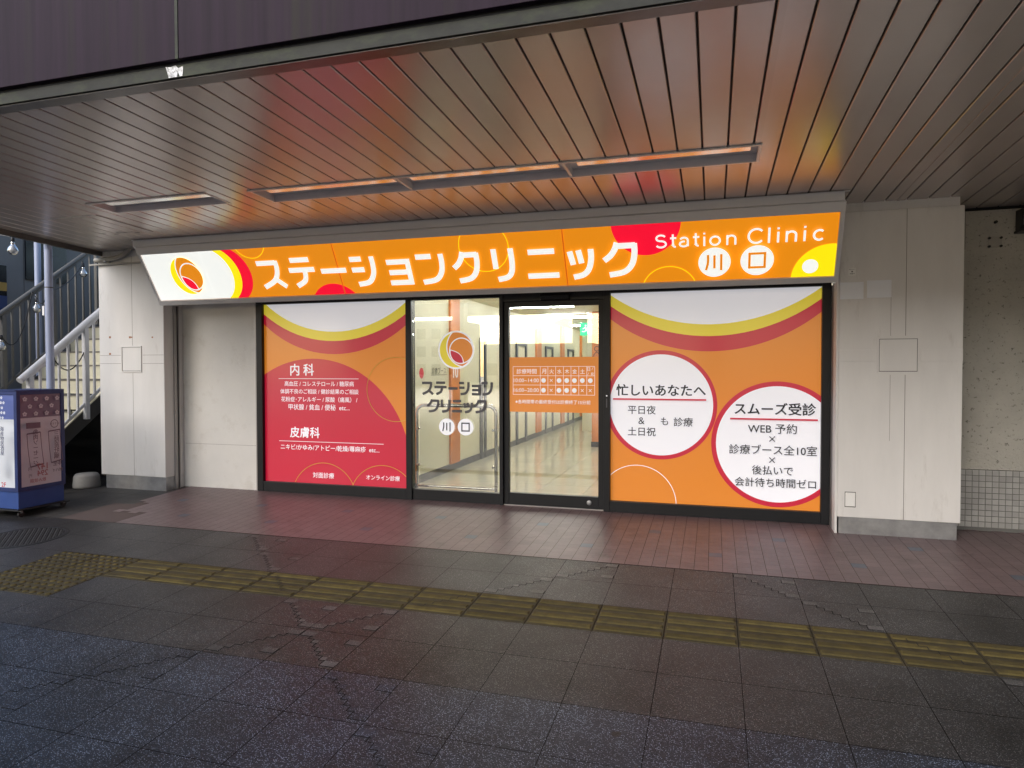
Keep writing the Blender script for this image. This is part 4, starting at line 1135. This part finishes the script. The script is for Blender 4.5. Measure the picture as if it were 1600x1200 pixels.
for a, b, s_ in (((-10.1, -.107, 2.10), (-10.15, .42, 2.80), .42), ((-10.15, .42, 2.80), (-10.1, .446, 2.70), .0), ((-10.1, .446, 2.70), (-8.2, -.88, 2.60), .12), ((-8.2, -.88, 2.60), (-10.1, 1.27, 3.36), .10),
                 ((-8.47, -.62, 1.75), (-8.47, -.10, 1.95), .26), ((-8.6, -1.035, 3.29), (-8.6, -1.06, 3.6), 0)):
    mb.tube(sag(a, b, s_), .008, 'blk', 6)
mb.build('cord', cb)

# across the plaza: an elevated walkway and low buildings, mirrored in the glass
dk = thing('elevated_walkway', 'pale elevated walkway across the plaza, mirrored in the clinic glass', 'walkway', (0, -23, 0))
mb = MB(); mb.box(-60, 45, -33, -14, 4.9, 5.6, 'ext_wall'); mb.build('deck', dk)
mb = MB()
for i in range(-9, 8):
    mb = MB(); mb.box(i * 6 - .3, i * 6 + .3, -24, -23.4, -.5, 4.9, 'ext_wall'); mb.build('column', dk)
for (a, b, c_, h, lab) in ((-46, -30, -70, 7.5, 'low pale building far across the plaza mirrored in the glass'), (-24, -12, -62, 4.2, 'low dark building across the plaza mirrored in the glass')):
    t = thing('building', lab, 'building', ((a + b) / 2, c_, -.4))
    mb = MB(); mb.box(a, b, c_ - 8, c_, -.4, h, 'ext_wall'); mb.build('wall', t)
    for i in range(int((b - a) / 2)):
        for j in range(int(h / 2.2)):
            mb = MB(); mb.box(a + .4 + i * 2, a + 1.6 + i * 2, c_, c_ + .03, .8 + j * 2.2, 2.1 + j * 2.2, 'ext_win'); mb.build('window', t)

# unseen wing wall, added to block light and darken the right side
shade_wall = thing('wall', 'plain concrete side wall out of view, added to block light at the right end', 'wall', (3.9, -4, 0))
mb = MB(); mb.box(3.7, 4.0, -13.9, .05, -.5, 6, 'rough'); mb.build('masonry', shade_wall)

# concrete weight under the stairs
cw = thing('concrete_weight', 'round pale concrete weight on the ground under the staircase', 'weight', (-8.2, -.38, gz(-.38)))
mb = MB(); mb.lathe([(0, 0), (.165, 0), (.165, .03), (.155, .15), (.13, .185), (.05, .19), (0, .19)], (-8.2, -.38, gz(-.38)), 'concrete', 28); mb.build('body', cw)

# blue sign box
bx = thing('sign_box', 'blue pub sign box on casters with white and pinkish panels, at the left edge', 'signboard', (-7.75, -1.6, gz(-1.6)))
X1, Ya, Yb = -7.45, -1.895, -1.315; X0b = X1 - .58
g0 = gz(-1.6)
mb = MB(); mb.box(X0b + .01, X1 - .012, Ya + .012, Yb - .012, .02, .2145, 'box_blue'); mb.build('plinth', bx, .004)
mb = MB()
e = .045
for (a, b) in ((Ya, Ya + e), (Yb - e, Yb)):
    for (c_, d) in ((X0b, X0b + e), (X1 - e, X1)): mb.box(c_, d, a, b, .215, 1.35, 'box_edge')
for (z_, zt_) in ((.215, .215 + e), (1.35 - e, 1.35)):
    mb.box(X1 - e, X1, Ya + e, Yb - e, z_, zt_, 'box_edge'); mb.box(X0b, X0b + e, Ya + e, Yb - e, z_, zt_, 'box_edge')
    mb.box(X0b + e, X1 - e, Ya, Ya + e, z_, zt_, 'box_edge'); mb.box(X0b + e, X1 - e, Yb - e, Yb, z_, zt_, 'box_edge')
mb.box(X0b + e, X1 - e, Ya + e, Yb - e, 1.335, 1.35, 'box_edge')
mb.build('frame', bx, .003)
mb = MB(); mb.box(X0b + .01, X1 - .01, Ya - .01, Yb + .01, 1.3505, 1.358, 'box_edge'); mb.build('lid', bx)
# street-facing panel (normal -y)
mb = MB(); mb.box(X0b + e, X1 - e, Ya + .012, Ya + .020, .26, 1.305, 'box_white'); fp = mb.build('front_panel', bx)
pl = Plane2D(FM(Ya + .0115)); mb = MB()
pl.rect(mb, X0b + e, 1.03, X1 - e, 1.305, 'box_pat')
random.seed(5)
def blossom(pl, mb, c, r, k):
    for a in range(5): pl.disc(mb, (c[0] + r * .62 * math.cos(R(90 + 72 * a)), c[1] + r * .62 * math.sin(R(90 + 72 * a))), r * .42, k, n=10)
for i in range(9):
    for j in range(5):
        u, v = X0b + .07 + i * .058 + (j % 2) * .028, 1.055 + j * .056
        if u < X1 - e - .02: blossom(pl, mb, (u, v), .017, 'box_white')
mb.build('blossom_pattern', fp)
mb = MB()
pl.text(mb, '海\n産\n物\n居\n酒\n屋', X1 - .128, X1 - .074, .80, 'txt_navy', .01, vert=True)
pl.text(mb, 'さ\nく\nら\n水\n産', X1 - .236, X1 - .140, .66, 'txt_blk', .02, vert=True)
pl.text(mb, '2F', X1 - .116, X1 - .050, .315, 'txt_red', .02)
mb.build('lettering', fp)
# side panel (normal +x), seen from behind its print so the writing is mirrored
mb = MB(); mb.box(X1 - .020, X1 - .010, Ya + e, Yb - e, .26, 1.305, 'box_pink'); spn = mb.build('side_panel', bx)
pl = Plane2D(lambda u, v, o: (X1 - .0095 + o, u, v)); mb = MB()
pl.rect(mb, Ya + e, 1.04, Yb - e, 1.305, 'box_mauve')
for i in range(4):
    for j in range(3):
        u, v = Ya + .10 + i * .125 + (j % 2) * .06, 1.085 + j * .085
        if u < Yb - e - .03: blossom(pl, mb, (u, v), .026, 'box_pink')
mb.build('blossom_pattern', spn)
mb = MB()
def banner(u0, u1, v0, v1, lean):
    P = [(u0, v1), (u1, v1 + .01), (u1 + lean * .4, (v0 + v1) / 2), (u1 + lean, v0), (u0 + lean, v0 - .02), (u0 + lean * .3, (v0 + v1) / 2), (u0, v1)]
    pl.ribbon(mb, spline(P[1:4], 6), .008, 'txt_mv'); pl.ribbon(mb, spline(P[4:7], 6), .008, 'txt_mv'); pl.ribbon(mb, [P[0], P[1]], .014, 'txt_mv'); pl.ribbon(mb, [P[3], P[4]], .014, 'txt_mv')
banner(Ya + .10, Ya + .26, .50, .86, .035); banner(Ya + .355, Ya + .50, .52, .87, .03)
pl.rect(mb, Ya + .09, .92, Ya + .26, .985, 'txt_mv'); pl.ring(mb, (Ya + .43, .955), .045, .008, 'txt_mv', n=30)
pl.text(mb, 'おすすめ', Ya + .375, Ya + .485, .955, 'txt_mv', mirror=True)
pl.text(mb, '魚\n肉\nソ\nー\nセ\nー\nジ', Ya + .165, Ya + .225, .700, 'txt_mv', .01, mirror=True, vert=True)
pl.text(mb, '三\n陸\n産\n牡\n蠣', Ya + .415, Ya + .48, .70, 'txt_mv', .01, mirror=True, vert=True)
pl.text(mb, '147', Ya + .20, Ya + .33, .475, 'txt_rs', .02, mirror=True); pl.text(mb, '円', Ya + .10, Ya + .135, .46, 'txt_mv', mirror=True); pl.text(mb, '中生', Ya + .40, Ya + .50, .485, 'txt_mv', .02, mirror=True)
pl.text(mb, '294', Ya + .20, Ya + .33, .40, 'txt_rs', .02, mirror=True); pl.text(mb, '円', Ya + .10, Ya + .135, .385, 'txt_mv', mirror=True); pl.text(mb, '酎ハイ', Ya + .385, Ya + .51, .41, 'txt_mv', .02, mirror=True)
pl.text(mb, '飲み放題', Ya + .11, Ya + .30, .325, 'txt_rs', .01, mirror=True)
mb.build('lettering', spn)
mb = MB(); mb.box(X0b - .02, X1 + .03, Ya - .03, Yb + .03, .004, .0195, 'iron'); mb.build('base_board', bx, .003)
for (u, v) in ((X1 - .03, Ya + .05), (X1 - .02, Yb - .02), (X0b + .05, Ya + .05), (X0b + .05, Yb - .04)):
    mb = MB(); zg = gz(v); mb.tube([(u - .011, v, zg + .033), (u + .011, v, zg + .033)], .033, 'blk', 16); mb.build('caster_wheel', bx)
    mb = MB(); mb.box(u - .018, u + .018, v - .012, v + .012, zg + .045, .004, 'steel'); mb.build('caster_fork', bx)

print('objects', len(bpy.data.objects))
